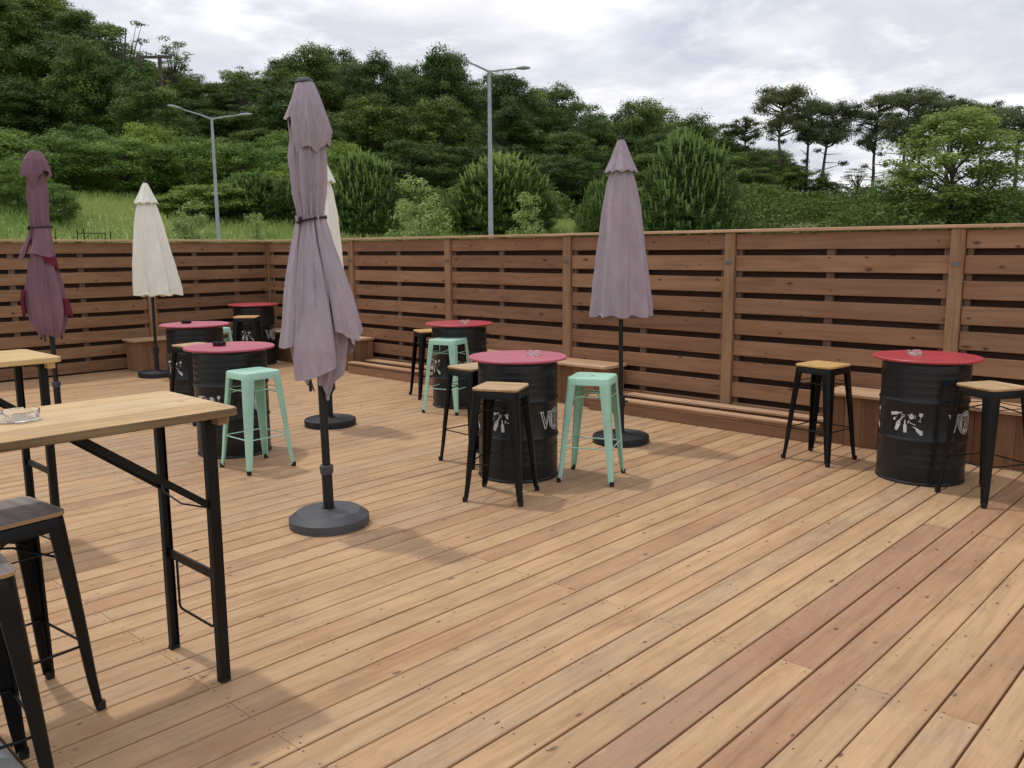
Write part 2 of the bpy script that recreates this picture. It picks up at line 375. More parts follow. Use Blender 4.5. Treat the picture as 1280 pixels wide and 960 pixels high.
# ------------------------------------------------------------------ deck
rng = random.Random(11)
mb = MB(); PITCHB = .1501
k0, k1 = int((-4-.859)/PITCHB), int((12.32-.859)/PITCHB)
X0, X1 = .808, 7.62
for k in range(k0, k1+1):
    yc = .859+PITCHB*(k+.5)
    cuts = [1.465, 5.375] if round((3.03-yc)/PITCHB) % 2 == 0 else [3.15]
    if yc > 4.5 and rng.random() < .35: cuts = [c+rng.choice([-1, 1])*.5575 for c in cuts]
    xs = [X0]+[c+rng.uniform(-.006, .006) for c in cuts]+[X1]
    wv_ = .1501-rng.choice([.007, .009, .0105, .013])
    dy = rng.uniform(-.0008, .0008)
    for a, b in zip(xs[:-1], xs[1:]):
        r = rng.betavariate(4.5, 4.5)
        if (a > 3 or yc < 2.) and yc < 6 and rng.random() < .30: r = rng.choice([.1, .16, .22, .82, .88, .93])
        if abs(yc-1.39) < .05: r = .03 if a > 3 else .35
        if abs(yc-1.54) < .05: r = .97 if a < 5 else .5
        if abs(yc-1.99) < .05: r = .62
        if abs(yc-1.24) < .05: r = .12 if a > 3 else .9
        mb.beam((a+.0012, yc+dy, -.014+rng.uniform(-.0006, .0006)), (b-.0012, yc+dy, -.014+rng.uniform(-.0006, .0006)), wv_, .028, c=.0028, r=r, m=0)
    for j in range(-1, 12):
        for dx in ((-.022, .022) if any(abs(1.465+.5575*j-c) < .02 for c in cuts) else (rng.uniform(-.008, .008),)):
            x = 1.465+.5575*j+dx
            if x < X0+.02 or x > X1-.02: continue
            for s_ in (-.048, .048):
                cx, cy = x+rng.uniform(-.003, .003), yc+s_+rng.uniform(-.004, .004)
                b0 = len(mb.v)
                for q in range(6): mb.v.append((cx+.0042*math.cos(q*PI/3), cy+.0042*math.sin(q*PI/3), .0009))
                mb.face([b0+q for q in range(6)], m=1)
deck = mb.obj('deck', [M['deck'], M['screw']]); tag(deck, 'tan timber deck of long boards with dark gaps', None, None, 'structure')
mb = MB()
for j in range(-1, 12): mb.beam((1.465+.5575*j, -4, -.09), (1.465+.5575*j, 12.3, -.09), .06, .11)
jo = mb.obj('deck_joists', M['clad']); tag(jo, 'dark joists under the deck boards', None, None, 'structure')
mb = MB(); mb.beam((-1.7, -4, -.1), (-1.7, 12.4, -.1), 5.0, .2, c=.004)
pv = mb.obj('pavement', M['concrete']); tag(pv, 'grey concrete slab along the edge of the deck', None, None, 'structure')

# ------------------------------------------------------------------ fences and benches
XF, YF = 7.50, 12.30
PITCHS = .2025; TOPS = 1.790; SH = .147
def fence(a, b, normal, posts, studs, mat, name, label, fullposts=True):
    """a,b: ends on the face line; normal points to the deck"""
    f = empty(name, (0, 0, 0), 0, label, 'fence')
    a = Vector((*a, 0)); b = Vector((*b, 0)); d = (b-a).normalized(); n = Vector((*normal, 0)); L = (b-a).length
    ts = sorted(posts); segs = list(zip([0]+ts, ts+[L]))
    for s0, s1 in segs:
        if s1-s0 < .1: continue
        p0, p1 = s0+(.055 if s0 > 0 else 0), s1-(.055 if s1 < L else 0)
        mb = MB()
        for i in range(10):
            z = TOPS-SH/2-i*PITCHS
            if i == 9: z += .012
            o1, o2 = random.uniform(-.003, .003), random.uniform(-.003, .003)
            mb.beam(a+d*(p0+.004)+n*(-.035)+Vector((0, 0, z+o1)), a+d*(p1-.004)+n*(-.035)+Vector((0, 0, z+o2)), .023, SH, c=.0045)
        mb.obj('slat_panel', mat, f)
        mb = MB()
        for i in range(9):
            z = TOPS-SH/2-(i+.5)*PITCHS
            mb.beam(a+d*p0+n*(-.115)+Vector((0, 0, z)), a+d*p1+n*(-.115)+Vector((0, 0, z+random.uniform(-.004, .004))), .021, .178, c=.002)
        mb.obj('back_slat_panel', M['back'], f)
        st = [t for t in studs if s0 < t < s1]
        for t in st:
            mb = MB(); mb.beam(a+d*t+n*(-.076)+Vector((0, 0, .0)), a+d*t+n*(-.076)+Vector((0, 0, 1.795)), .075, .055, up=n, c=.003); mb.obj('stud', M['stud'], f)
    for t in ts:
        mb = MB(); mb.beam(a+d*t+n*(-.045)+Vector((0, 0, .02)), a+d*t+n*(-.045)+Vector((0, 0, 1.797)), .105, .10, up=n, c=.004)
        po = mb.obj('post', M['post'], f)
        if fullposts:
            mb = MB(); mb.beam(a+d*t+n*(.007)+Vector((-.0, 0, 1.50)), a+d*t+n*(.007)+Vector((0, 0, 1.535)), .075, .003, up=n, c=0); mb.obj('steel_plate', M['plate'], po)
        for sd in (-1, 1):                                      # nailing strips beside each post
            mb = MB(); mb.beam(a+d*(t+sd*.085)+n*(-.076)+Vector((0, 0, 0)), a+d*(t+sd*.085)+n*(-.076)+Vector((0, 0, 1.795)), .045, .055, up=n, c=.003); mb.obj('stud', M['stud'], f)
    # cap rail in lengths
    cs = [0]+[t for i, t in enumerate(ts) if i % 2 == 0]+[L]
    for s0, s1 in zip(cs[:-1], cs[1:]):
        mb = MB(); z0 = 1.817+random.uniform(-.003, .003)
        mb.beam(a+d*(s0+.001)+n*(-.05)+Vector((0, 0, z0)), a+d*(s1-.001)+n*(-.05)+Vector((0, 0, z0+random.uniform(-.003, .003))), .165, .027, c=.004)
        mb.obj('cap_rail', M['bench'], f)
    return f
mb = MB(); mb.beam((7.552, 12.352, 0), (7.552, 12.352, 1.797), .10, .10, up=(0, 1, 0), c=.004); cp_ = mb.obj('corner_post', M['post']); tag(cp_, 'square timber post where the two slatted fences meet', 'post')
# right fence runs along Y; distances measured from its far corner (Y=YF) towards the viewer
rp = [YF-y for y in (10.12, 8.10, 6.15, 4.145, 2.137, .13, -1.87)]
rs = [YF-y for y in (11.2, 9.12, 7.2, 5.15, 3.18, 1.12, -.9, -2.9)]
fence((XF, YF), (XF, -4.), (-1, 0), rp, rs, M['fence'], 'slat_fence', 'long brown slatted timber fence behind the red drum tables, running from corner to right edge')
lp = [7.5-5.59, 7.5-1.7]
ls = [7.5-x for x in (6.97, 6.3, 4.66, 3.80, 2.75, .8, -.3)]
fence((XF+.0, YF), (-1.5, YF), (0, -1), lp, ls, M['fence_left'], 'slat_fence', 'darker slatted timber fence at the far end, below the grassy meadow', False)

def plank_face(mb, a, b, z0, z1, w_, n, r=None):
    """upright boards side by side between a and b"""
    a = Vector((*a, 0)); b = Vector((*b, 0)); d = b-a; L = d.length; d.normalize(); k = max(1, round(L/w_)); w2 = L/k
    for i in range(k):
        c = a+d*(w2*(i+.5)); mb.beam(c+Vector((0, 0, z0)), c+Vector((0, 0, z1)), w2-.003, .021, up=n, c=.0015)
def bench(y0, y1, label, far_end=False):
    b = empty('timber_bench', (7.3, (y0+y1)/2, 0), 0, label, 'bench', 'timber box benches against the fence')
    oy = (y0+y1)/2; ox = 7.3
    mb = MB()
    for xa, xb in ((7.09, 7.285), (7.293, 7.492)):
        mb.beam(((xa+xb)/2-ox, y0-.03-oy, .436), ((xa+xb)/2-ox, y1+.03-oy, .436), xb-xa, .028, c=.004)
    mb.obj('seat', M['bench'], b)
    mb = MB(); plank_face(mb, (7.155-ox, y0-oy), (7.155-ox, y1-oy), .001, .42, .145, (1, 0, 0)); mb.obj('front_panel', M['clad'], b)
    for y in (y0+.012, y1-.012):
        mb = MB(); plank_face(mb, (7.17-ox, y-oy), (7.49-ox, y-oy), .001, .42, .11, (0, 1, 0)); mb.obj('side_panel', M['clad'], b)
    return b
bench(5.34, 7.55, 'timber box bench behind the mint stool and mauve parasol, against the long fence')
bench(-1.6, 2.97, 'timber box bench behind the large drum table at the right')
# corner bench: L shape
cbn = empty('timber_bench', (7.3, 12.1, 0), 0, 'L-shaped corner timber bench where the two fences meet', 'bench', 'timber box benches against the fence')
def cb_(mb, name, mat):
    o = mb.obj(name, mat, cbn, loc=(-7.3, -12.1, 0)); return o
mb = MB()
for xa, xb in ((7.09, 7.285), (7.293, 7.492)): mb.beam(((xa+xb)/2, 9.62, .436), ((xa+xb)/2, 11.85, .436), xb-xa, .028, c=.004)
for ya, yb in ((11.86, 12.06), (12.068, 12.26)): mb.beam((5.10, (ya+yb)/2, .436), (7.49, (ya+yb)/2, .436), yb-ya, .028, c=.004)
cb_(mb, 'seat', M['bench'])
mb = MB(); plank_face(mb, (7.155, 9.65), (7.155, 11.90), .001, .42, .145, (1, 0, 0)); plank_face(mb, (5.15, 11.93), (7.14, 11.93), .001, .42, .145, (0, 1, 0)); cb_(mb, 'front_panel', M['clad'])
mb = MB(); plank_face(mb, (5.16, 11.945), (5.16, 12.26), .001, .42, .11, (1, 0, 0)); cb_(mb, 'side_panel', M['clad']); mb = MB(); plank_face(mb, (7.17, 9.662), (7.49, 9.662), .001, .42, .11, (0, 1, 0)); cb_(mb, 'side_panel', M['clad'])
# low unfinished plinths between the benches
def plinth(y0, y1, label):
    ym = (y0+y1)/2
    f = empty('timber_plinth', (7.2, ym, 0), 0, label, 'plinth', 'low plank plinths between the benches')
    def P(n_, xa, xb, za, zb, m_, ya=y0, yb=y1):
        mb = MB(); mb.beam(((xa+xb)/2-7.2, ya-ym, (za+zb)/2), ((xa+xb)/2-7.2, yb-ym, (za+zb)/2), xb-xa, zb-za, c=.003); mb.obj(n_, m_, f)
    P('riser', 7.024, 7.045, .002, .100, M['fence']); P('riser', 7.030, 7.050, .103, .128, M['fence'])
    P('tread', 7.02, 7.125, .131, .155, M['bench']); P('tread', 7.315, 7.452, .134, .158, M['bench'])
    P('joist', 7.38, 7.42, .002, .132, M['clad'])
plinth(3.02, 5.46, 'low plank plinth beside the mauve parasol base, between two box benches')
plinth(7.60, 9.61, 'low plank plinth behind the far mint stool, near the fence corner')

# ------------------------------------------------------------------ stools
def rsq(h, r, n=6):            # rounded square outline, counter-clockwise
    pts = []
    for cx, cy, a0 in ((h-r, h-r, 0), (-h+r, h-r, 90), (-h+r, -h+r, 180), (h-r, -h+r, 270)):
        for k in range(n+1):
            a = math.radians(a0+90*k/n); pts.append((cx+r*math.cos(a), cy+r*math.sin(a)))
    return pts
def loft(mb, rings, m=0, smooth=True, cap0=False, cap1=False, rv=0.):
    b0 = len(mb.v); n = len(rings[0])
    for R_ in rings: mb.v += [tuple(p) for p in R_]
    for i in range(len(rings)-1):
        for k in range(n):
            j = (k+1) % n
            mb.face((b0+i*n+k, b0+i*n+j, b0+(i+1)*n+j, b0+(i+1)*n+k), [(mb.v[q][0]+3, mb.v[q][1]+mb.v[q][2]+5) for q in (b0+i*n+k, b0+i*n+j, b0+(i+1)*n+j, b0+(i+1)*n+k)], rv, m, smooth)
    if cap0: mb.face([b0+k for k in reversed(range(n))], [(mb.v[b0+k][0]+3, mb.v[b0+k][1]+5) for k in reversed(range(n))], rv, m)
    if cap1: mb.face([b0+(len(rings)-1)*n+k for k in range(n)], [(mb.v[b0+(len(rings)-1)*n+k][0]+3, mb.v[b0+(len(rings)-1)*n+k][1]+5) for k in range(n)], rv, m)
def ring(h, r, z): return [(x, y, z) for x, y in rsq(h, r)]
SEATZ = .757
def slot(a, b, z, n=28):       # stadium-like slot outline matched to ring()'s 28 points
    out = []
    for x, y in rsq(1, .35):
        t = math.atan2(y, x); out.append((a*math.copysign(abs(math.cos(t))**.55, math.cos(t)), b*math.copysign(abs(math.sin(t))**.75, math.sin(t)), z))
    return out
def seat_metal():
    mb = MB(); z = SEATZ
    loft(mb, [slot(.042, .011, z-.016), slot(.042, .011, z-.004), slot(.045, .013, z-.002), ring(.09, .03, z-.003), ring(.125, .036, z-.0025), ring(.146, .038, z), ring(.152, .040, z-.004), ring(.1555, .042, z-.012), ring(.1575, .043, z-.052), ring(.1535, .041, z-.052), ring(.151, .040, z-.012), ring(.10, .03, z-.009)])
    return mb
def leg_mesh(mat):
    """sheet-metal leg at the +x+y corner: rounded L section, wide at the top, kicked outwards at the foot"""
    mb = MB()
    st = [(.742, .152, .060), (.70, .156, .058), (.60, .1635, .053), (.45, .1745, .045), (.30, .1845, .037), (.17, .1925, .031), (.12, .1955, .028), (.02, .2035, .021)]
    rings = []
    for z, h, wd in st:
        r = min(.035, wd*.55); pts = [(h-.004-wd-.0, h)]
        pts = [(h-wd-.01, h)]+[(h-r+r*math.sin(a), h-r+r*math.cos(a)) for a in (0, .39, .785, 1.18, 1.57)]+[(h, h-wd-.01)]
        t = .0035
        inn = [(h-t, h-wd-.01)]+[(h-r+(r-t)*math.sin(a), h-r+(r-t)*math.cos(a)) for a in (1.57, 1.18, .785, .39, 0)]+[(h-wd-.01, h-t)]
        lip = .010
        rings.append([(x, y, z) for x, y in [(h-wd-.01, h-lip)]+pts+[(h-lip, h-wd-.01)]+[(h-lip, h-wd-.01+t)]+inn[0:0]+inn+[(h-wd-.01+t, h-lip)]])
    n = len(rings[0]); b0 = len(mb.v)
    for R_ in rings: mb.v += R_
    for i in range(len(rings)-1):
        for k in range(n):
            j = (k+1) % n; mb.face((b0+i*n+k, b0+(i+1)*n+k, b0+(i+1)*n+j, b0+i*n+j), smooth=(1 <= k <= 6))
    mb.face([b0+(len(rings)-1)*n+k for k in range(n)])
    return mb.mesh('leg', mat)
def stool(mat, wooden, name, wood_mat=None, edge=None):
    t = empty(name)
    leg = leg_mesh(mat)
    mbf = MB(); loft(mbf, [[(.1865+x*.6, .1865+y*.6, z) for x, y in rsq(.0165, .007)] for z in (0., .004)]+[[(.1865+x, .1865+y, .028) for x, y in rsq(.0175, .007)]], cap0=True, cap1=True)
    foot = MB(); loft(foot, [[(.194+x, .194+y, z) for x, y in rsq(s_, .006)] for z, s_ in ((0., .013), (.004, .0145), (.032, .0155))], cap0=True, cap1=True)
    fm = foot.mesh('rubber_foot', M['rubber'])
    for k in range(4):
        l = child('leg', leg, t, rot=(0, 0, k*PI/2)); child('rubber_foot', fm, l)
    if wooden:
        mb = MB(); z = SEATZ-.014
        loft(mb, [ring(.10, .03, z-.003), ring(.146, .038, z-.001), ring(.152, .04, z-.005), ring(.1555, .042, z-.012), ring(.1575, .043, z-.050), ring(.1535, .041, z-.050), ring(.151, .04, z-.012), ring(.10, .03, z-.009)])
        mb.obj('seat_frame', mat, t)
        mb = MB(); z1 = SEATZ+.004
        loft(mb, [ring(.150, .032, z1-.019), ring(.156, .035, z1-.016), ring(.157, .036, z1-.004)], m=1, cap0=True, rv=.5)
        # four planks glued edge to edge, shallow joints between them
        cut = [-.153, -.075, .003, .079, .153]
        loft(mb, [ring(.157, .036, z1-.004), ring(.1535, .033, z1-.0005)], m=0, rv=.4)
        out = rsq(.1535, .033)
        for a_, b_ in zip(cut[:-1], cut[1:]):
            poly = clip_x(out, a_ if a_ > -.15 else -.2, b_ if b_ < .15 else .2)
            b0 = len(mb.v); uo, vo = random.random()*20, random.random()*20
            mb.v += [(x, y, z1) for x, y in poly]
            mb.face([b0+q for q in range(len(poly))], [(uo+y, vo+x) for x, y in poly], random.random(), 0)
        for c_ in cut[1:-1]: mb.beam((c_, -.1535, z1-.0006), (c_, .1535, z1-.0006), .0016, .0016, c=0, m=2)
        mb.obj('wooden_seat', [wood_mat, edge or M['seat_edge'], M['dark_print']], t)
    else:
        seat_metal().obj('seat', mat, t)
    rod = MB(); h = .1835
    rod.tube([(-h+.01, h-.010, .255), (h-.01, h-.010, .255)], .0048, 8)
    rm = rod.mesh('foot_rail', mat)
    for k in range(4): child('foot_rail', rm, t, rot=(0, 0, k*PI/2))
    b_ = MB()
    for s_ in (1, -1):
        b_.tube([(-.13, -.13*s_, .585), (-.02, -.02*s_, .636+.006*s_), (.02, .02*s_, .636+.006*s_), (.13, .13*s_, .585)], .0045, 7)
    b_.obj('cross_brace', mat, t)
    r2 = MB(); r2.tube([(-.15, .155, .622), (.15, .155, .622)], .003, 6)
    rm2 = r2.mesh('upper_rail', mat)
    for k in range(4): child('upper_rail', rm2, t, rot=(0, 0, k*PI/2))
    return t
def clip_x(poly, a, b):
    def cl(pts, c, keep):
        out = []
        for i in range(len(pts)):
            p, q = pts[i], pts[(i+1) % len(pts)]; ip, iq = keep(p[0]-c), keep(q[0]-c)
            if ip: out.append(p)
            if ip != iq:
                t = (c-p[0])/(q[0]-p[0]); out.append((c, p[1]+(q[1]-p[1])*t))
        return out
    return cl(cl(poly, a, lambda v: v >= 0), b, lambda v: v <= 0)
S_mint = stool(M['mint'], False, 'mint_bar_stool')
S_blk = stool(M['black_steel'], True, 'black_bar_stool', M['seat_wood'])
S_new = stool(M['black_steel'], True, 'black_bar_stool', M['seat_new'], M['seat_new'])
S_gry = stool(M['black_steel'], True, 'black_bar_stool', M['seat_grey'])
used = set()
def put(src, x, y, rot, label, group):
    o = src if src.name not in used else copy_tree(src)
    used.add(src.name); o.location = (x, y, 0); o.rotation_euler = (0, 0, math.radians(rot)); tag(o, label, 'stool', group); return o
GM, GB = 'mint green metal bar stools', 'black metal bar stools with wooden seats'
put(S_mint, 4.890, 3.766, 23.7, 'mint green metal stool right of the pink-topped drum, in front of the parasol base', GM)
put(S_mint, 3.428, 5.908, 1., 'mint green metal stool closest to the wooden high table with the ashtray', GM)
put(S_mint, 6.01, 6.50, 18., 'mint green metal stool at the far drum table near the long fence', GM)
put(S_mint, 5.06, 9.58, 25., 'mint green metal stool mostly hidden behind two drum tables, only its seat edge showing', GM)
put(S_blk, 4.100, 3.925, 25.5, 'black stool with brown plank seat directly in front of the pink-topped drum', GB)
put(S_blk, 4.68, 4.77, -4., 'black stool with plank seat half hidden at the left side of the pink-topped drum', GB)
put(S_new, 6.50, 7.33, -25., 'black stool with orange wood seat behind the far mint stool', GB)
put(S_new, 6.28, 10.92, -42., 'black stool with pale wood seat in front of the farthest drum table', GB)
put(S_blk, 4.02, 8.00, 10., 'black wood-seated stool mostly hidden between the two pink-topped drums on the left', GB)
put(S_new, 6.53, 2.768, -8., 'black stool with orange wood seat standing alone left of the big right-hand drum', GB)
put(S_blk, 6.217, 1.50, -29.6, 'black stool with chipped plank seat at the right edge beside the large drum', GB)
put(S_gry, .905, 3.29, 6., 'black stool with weathered grey seat tucked under the wooden high table', GB)
put(S_gry, .612, 2.81, -4., 'black stool with weathered grey seat, cut off at the lower left corner', GB)

# ------------------------------------------------------------------ drum tables
R_D = .2925
def drum_mesh():
    pr = [(.0, .004), (.27, .004), (.285, .0), (.297, .002), (.299, .010), (.296, .016), (.290, .022), (R_D, .03)]
    def rib(z, hgt_, amp):
        return [(R_D, z-hgt_), (R_D+amp*.35, z-hgt_*.6), (R_D+amp, z-hgt_*.2), (R_D+amp, z+hgt_*.2), (R_D+amp*.35, z+hgt_*.6), (R_D, z+hgt_)]
    for z in (.13, .185, .235): pr += rib(z, .014, .0014)
    pr += rib(.315, .022, .0075)
    pr += rib(.585, .022, .0075)
    for z in (.655, .705, .755, .80): pr += rib(z, .014, .0014)
    pr += [(R_D, .835), (.290, .845), (.296, .850), (.299, .856), (.297, .864), (.285, .866), (.27, .860), (.0, .860)]
    mb = MB(); mb.lathe(pr, 96, wob=lambda t, z: .0035*math.sin(3*t+9*z)*math.sin(7*z+1)*math.sin(2*t+.7)+(-.010*math.exp(-((t-5.2)/.16)**2-((z-.25)/.05)**2)-.008*math.exp(-((t-1.2)/.2)**2-((z-.72)/.05)**2))); return mb.mesh('barrel_body', M['drum'])
DM = drum_mesh()
def disc_mesh(mat):
    mb = MB(); mb.lathe([(.0, .868), (.352, .868), (.360, .870), (.3625, .876), (.362, .882), (.357, .8865), (.0, .887)], 80); return mb.mesh('table_top', mat)
TOPM = {k: disc_mesh(M[k]) for k in ('red_top', 'pink_top')}
# prints: small bar pictograms as 2-D shapes wrapped on the drum
def strip(pts, w_):            # polyline -> quads
    q = []
    for (x0, y0), (x1, y1) in zip(pts[:-1], pts[1:]):
        L = math.hypot(x1-x0, y1-y0) or 1; nx, ny = -(y1-y0)/L*w_/2, (x1-x0)/L*w_/2
        q.append([(x0+nx, y0+ny), (x1+nx, y1+ny), (x1-nx, y1-ny), (x0-nx, y0-ny)])
    return q
def place(polys, cx, cy, s_, rot):
    c, s = math.cos(math.radians(rot)), math.sin(math.radians(rot))
    return [[(cx+(x*c-y*s)*s_, cy+(x*s+y*c)*s_) for x, y in p] for p in polys]
circ = lambda cx, cy, r, n=14, a0=0, a1=360: [(cx+r*math.cos(math.radians(a0+(a1-a0)*k/n)), cy+r*math.sin(math.radians(a0+(a1-a0)*k/n))) for k in range(n if a1-a0 == 360 else n+1)]
bottle = [[(-.13, -.5), (.13, -.5), (.13, .08), (-.13, .08)], [(-.13, .08), (.13, .08), (.05, .22), (-.05, .22)], [(-.05, .22), (.05, .22), (.05, .5), (-.05, .5)]]
glass_ = [circ(0, .26, .2, 12, 180, 360)+[(.17, .48), (-.17, .48)]]+strip([(0, .08), (0, -.4)], .05)+[[(-.16, -.44), (.16, -.44), (.14, -.38), (-.14, -.38)]]
opener = strip(circ(0, .25, .15, 12)+[(.15, .25)], .07)+[[(-.06, .12), (.06, .12), (.07, -.4), (-.07, -.4)]]
shaker = [[(-.12, -.5), (.12, -.5), (.2, .1), (-.2, .1)], [(-.2, .14), (.2, .14), (.10, .34), (-.10, .34)], [(-.05, .36), (.05, .36), (.05, .46), (-.05, .46)]]
jug = [circ(0, 0, .26)]+[[(-.14, .24), (.14, .24), (.17, .36), (-.17, .36)]]+strip([(.2, .16), (.4, .16), (.38, -.12), (.22, -.14)], .06)+strip([(-.18, .1), (-.4, .26)], .08)
cork = strip([(-.4, .0), (.35, -.02)], .07)+strip([(-.35, .2), (-.32, -.2)], .08)+strip([(.35, -.02), (.46, .05)], .05)
tulip = [[(-.35, .15), (-.1, .1), (.12, -.02), (.3, -.15), (.1, -.32), (-.05, -.2), (-.1, 0)], [(.1, -.3), (.36, -.1), (.42, -.4), (.25, -.5)]]
olive = [circ(0, 0, .2)]+strip([(.1, .1), (.4, .42)], .05)
def cluster():
    o = []
    for g_, cx, cy, s_, r_ in ((bottle, -.105, .055, .085, -78), (opener, -.060, .030, .062, -28), (olive, -.118, .012, .05, 0), (shaker, -.088, -.025, .085, -18), (bottle, -.036, -.030, .088, 4),
                               (jug, .004, .040, .062, 4), (cork, .006, -.004, .066, -22), (glass_, .062, .040, .066, -6), (tulip, .044, -.040, .095, 0)):
        o += place(g_, cx, cy, s_, r_)
    return o
def emblem():
    white = []; dark = []
    V_ = [(-.11, .062), (-.075, -.058), (-.060, -.058), (-.022, .062)]
    white += strip([(-.122, .062), (-.088, .062)], .007)+strip([(-.050, .062), (-.012, .062)], .007)
    white += strip([(-.112, .062), (-.076, -.06), (-.066, -.06), (-.030, .062)], .0075)+strip([(-.094, .060), (-.068, -.030), (-.044, .060)], .005)
    white.append(circ(.048, .0, .083, 26))
    # B and R strokes plus a ring, in the drum's own black
    dark += strip(circ(.048, 0, .072, 26)+[(.12, 0)], .005)
    dark += strip([(.012, .045), (.012, -.045)], .012)+strip([(.012, .042), (.034, .040), (.042, .024), (.034, .005), (.014, .002)], .010)+strip([(.018, .002), (.044, -.045)], .011)
    dark += strip([(.062, .045), (.062, -.045)], .012)+strip([(.062, .042), (.084, .038), (.090, .022), (.080, .004), (.064, .002)], .010)+strip([(.064, .002), (.090, -.006), (.096, -.024), (.086, -.040), (.062, -.043)], .010)
    return white, dark
def wrap(mb, polys, ang0, z0, rad, m):
    for p in polys:
        # subdivide edges so that long strips follow the curve
        b0 = len(mb.v); pts = []
        for i in range(len(p)):
            a, b = p[i], p[(i+1) % len(p)]; n_ = max(1, int(math.hypot(a[0]-b[0], a[1]-b[1])/.018))
            pts += [(a[0]+(b[0]-a[0])*q/n_, a[1]+(b[1]-a[1])*q/n_) for q in range(n_)]
        cx = sum(q[0] for q in pts)/len(pts); cy = sum(q[1] for q in pts)/len(pts)
        n_ = len(pts); big = max(math.hypot(x-cx, y-cy) for x, y in pts) > .035; lv = (1., .75, .5, .25) if big else (1.,)
        for k in lv:
            for x, y in pts: t = ang0+(cx+(x-cx)*k)/R_D; mb.v.append((rad*math.cos(t), rad*math.sin(t), z0+cy+(y-cy)*k))
        t = ang0+cx/R_D; mb.v.append((rad*math.cos(t), rad*math.sin(t), z0+cy)); c_ = len(mb.v)-1
        for q in range(len(lv)-1):
            for i in range(n_): j = (i+1) % n_; mb.face((b0+q*n_+i, b0+q*n_+j, b0+(q+1)*n_+j, b0+(q+1)*n_+i), m=m)
        q = len(lv)-1
        for i in range(n_): mb.face((b0+q*n_+i, b0+q*n_+(i+1) % n_, c_), m=m)
mb = MB(); cl = cluster(); ew, ed = emblem()
# print order round the drum: pictograms, pictograms, round emblem, pictograms, emblem
PRINTS = []
for dz in (-72, 0, 144):
    mb = MB(); wrap(mb, cl, math.radians(dz), .445, R_D+.0018, 0); PRINTS.append(('printed_pictograms', mb.mesh('printed_pictograms', [M['white_print'], M['dark_print']])))
for dz in (71, 216):
    mb = MB(); wrap(mb, ew, math.radians(dz), .445, R_D+.0018, 0); wrap(mb, ed, math.radians(dz), .445, R_D+.0030, 1); PRINTS.append(('printed_emblem', mb.mesh('printed_emblem', [M['white_print'], M['dark_print']])))
def drum(x, y, top, turn, label):
    """turn: degrees from the direction facing the viewer to the first pictogram cluster (to the right)"""
    a = math.atan2(-y, -x)+math.radians(turn)
    t = empty('drum_table', (x, y, 0), a, label, 'drum table', 'oil drum tables with round painted tops')
    b = child('barrel_body', DM, t); [child(n_, m_, b) for n_, m_ in PRINTS]; child('table_top', TOPM[top], t); return t
drum(4.62, 4.25, 'pink_top', -15, 'black drum table with faded pink top and glass ashtray, in the middle of the deck')
drum(6.35, 6.69, 'red_top', 12, 'black drum table with red top and glass ashtray, beyond the far mint stool')
drum(3.585, 6.53, 'pink_top', -33, 'black drum table with pink top and black ashtray, behind the mint stool on the left')
drum(4.47, 8.86, 'pink_top', 226-180-20, 'pink-topped black drum table beside the cream parasol base')
drum(6.74, 11.50, 'red_top', -17, 'farthest black drum table with red top, standing in the fence corner')
drum(6.50, 2.00, 'red_top', -15, 'large black drum table with bright red top at the right, before a box bench')

# ------------------------------------------------------------------ ashtrays
def ashtray(x, y, z, mat, label, r=.055, h=.032, notch=True):
    mb = MB(); n = 48
    def wob(t, zz_): return 0
    prof = [(0, 0), (r*.86, 0), (r*.93, .003), (r, h*.8), (r, h), (r*.93, h), (r*.86, h*.85), (r*.80, .008), (0, .007)]
    mb.lathe(prof, n)
    if notch:
        for i, v in enumerate(mb.v):
            rr_ = math.hypot(v[0], v[1])
            if v[2] > h*.7 and abs(math.sin(2*math.atan2(v[1], v[0]))) > .93: mb.v[i] = (v[0], v[1], v[2]-h*.28)
    o = mb.obj('ashtray', mat, None, (x, y, z+.0008)); tag(o, label, 'ashtray', 'round ashtrays on the tables'); return o
ashtray(.965, 3.20, 1.09, M['glass'], 'clear glass ashtray on the wooden high table', .066, .036)
ashtray(4.72, 4.18, .887, M['glass'], 'clear glass ashtray on the pink drum top in the middle')
ashtray(6.345, 6.60, .887, M['glass'], 'clear glass ashtray on the far red drum top')
ashtray(6.50, 2.085, .887, M['glass'], 'clear glass ashtray on the bright red drum top at the right')
ashtray(3.54, 6.61, .887, M['ash_black'], 'black ashtray on the nearer pink drum top at the left', .055, .03)
ashtray(4.44, 8.98, .887, M['ash_black'], 'black ashtray on the second pink drum top at the left', .055, .03)

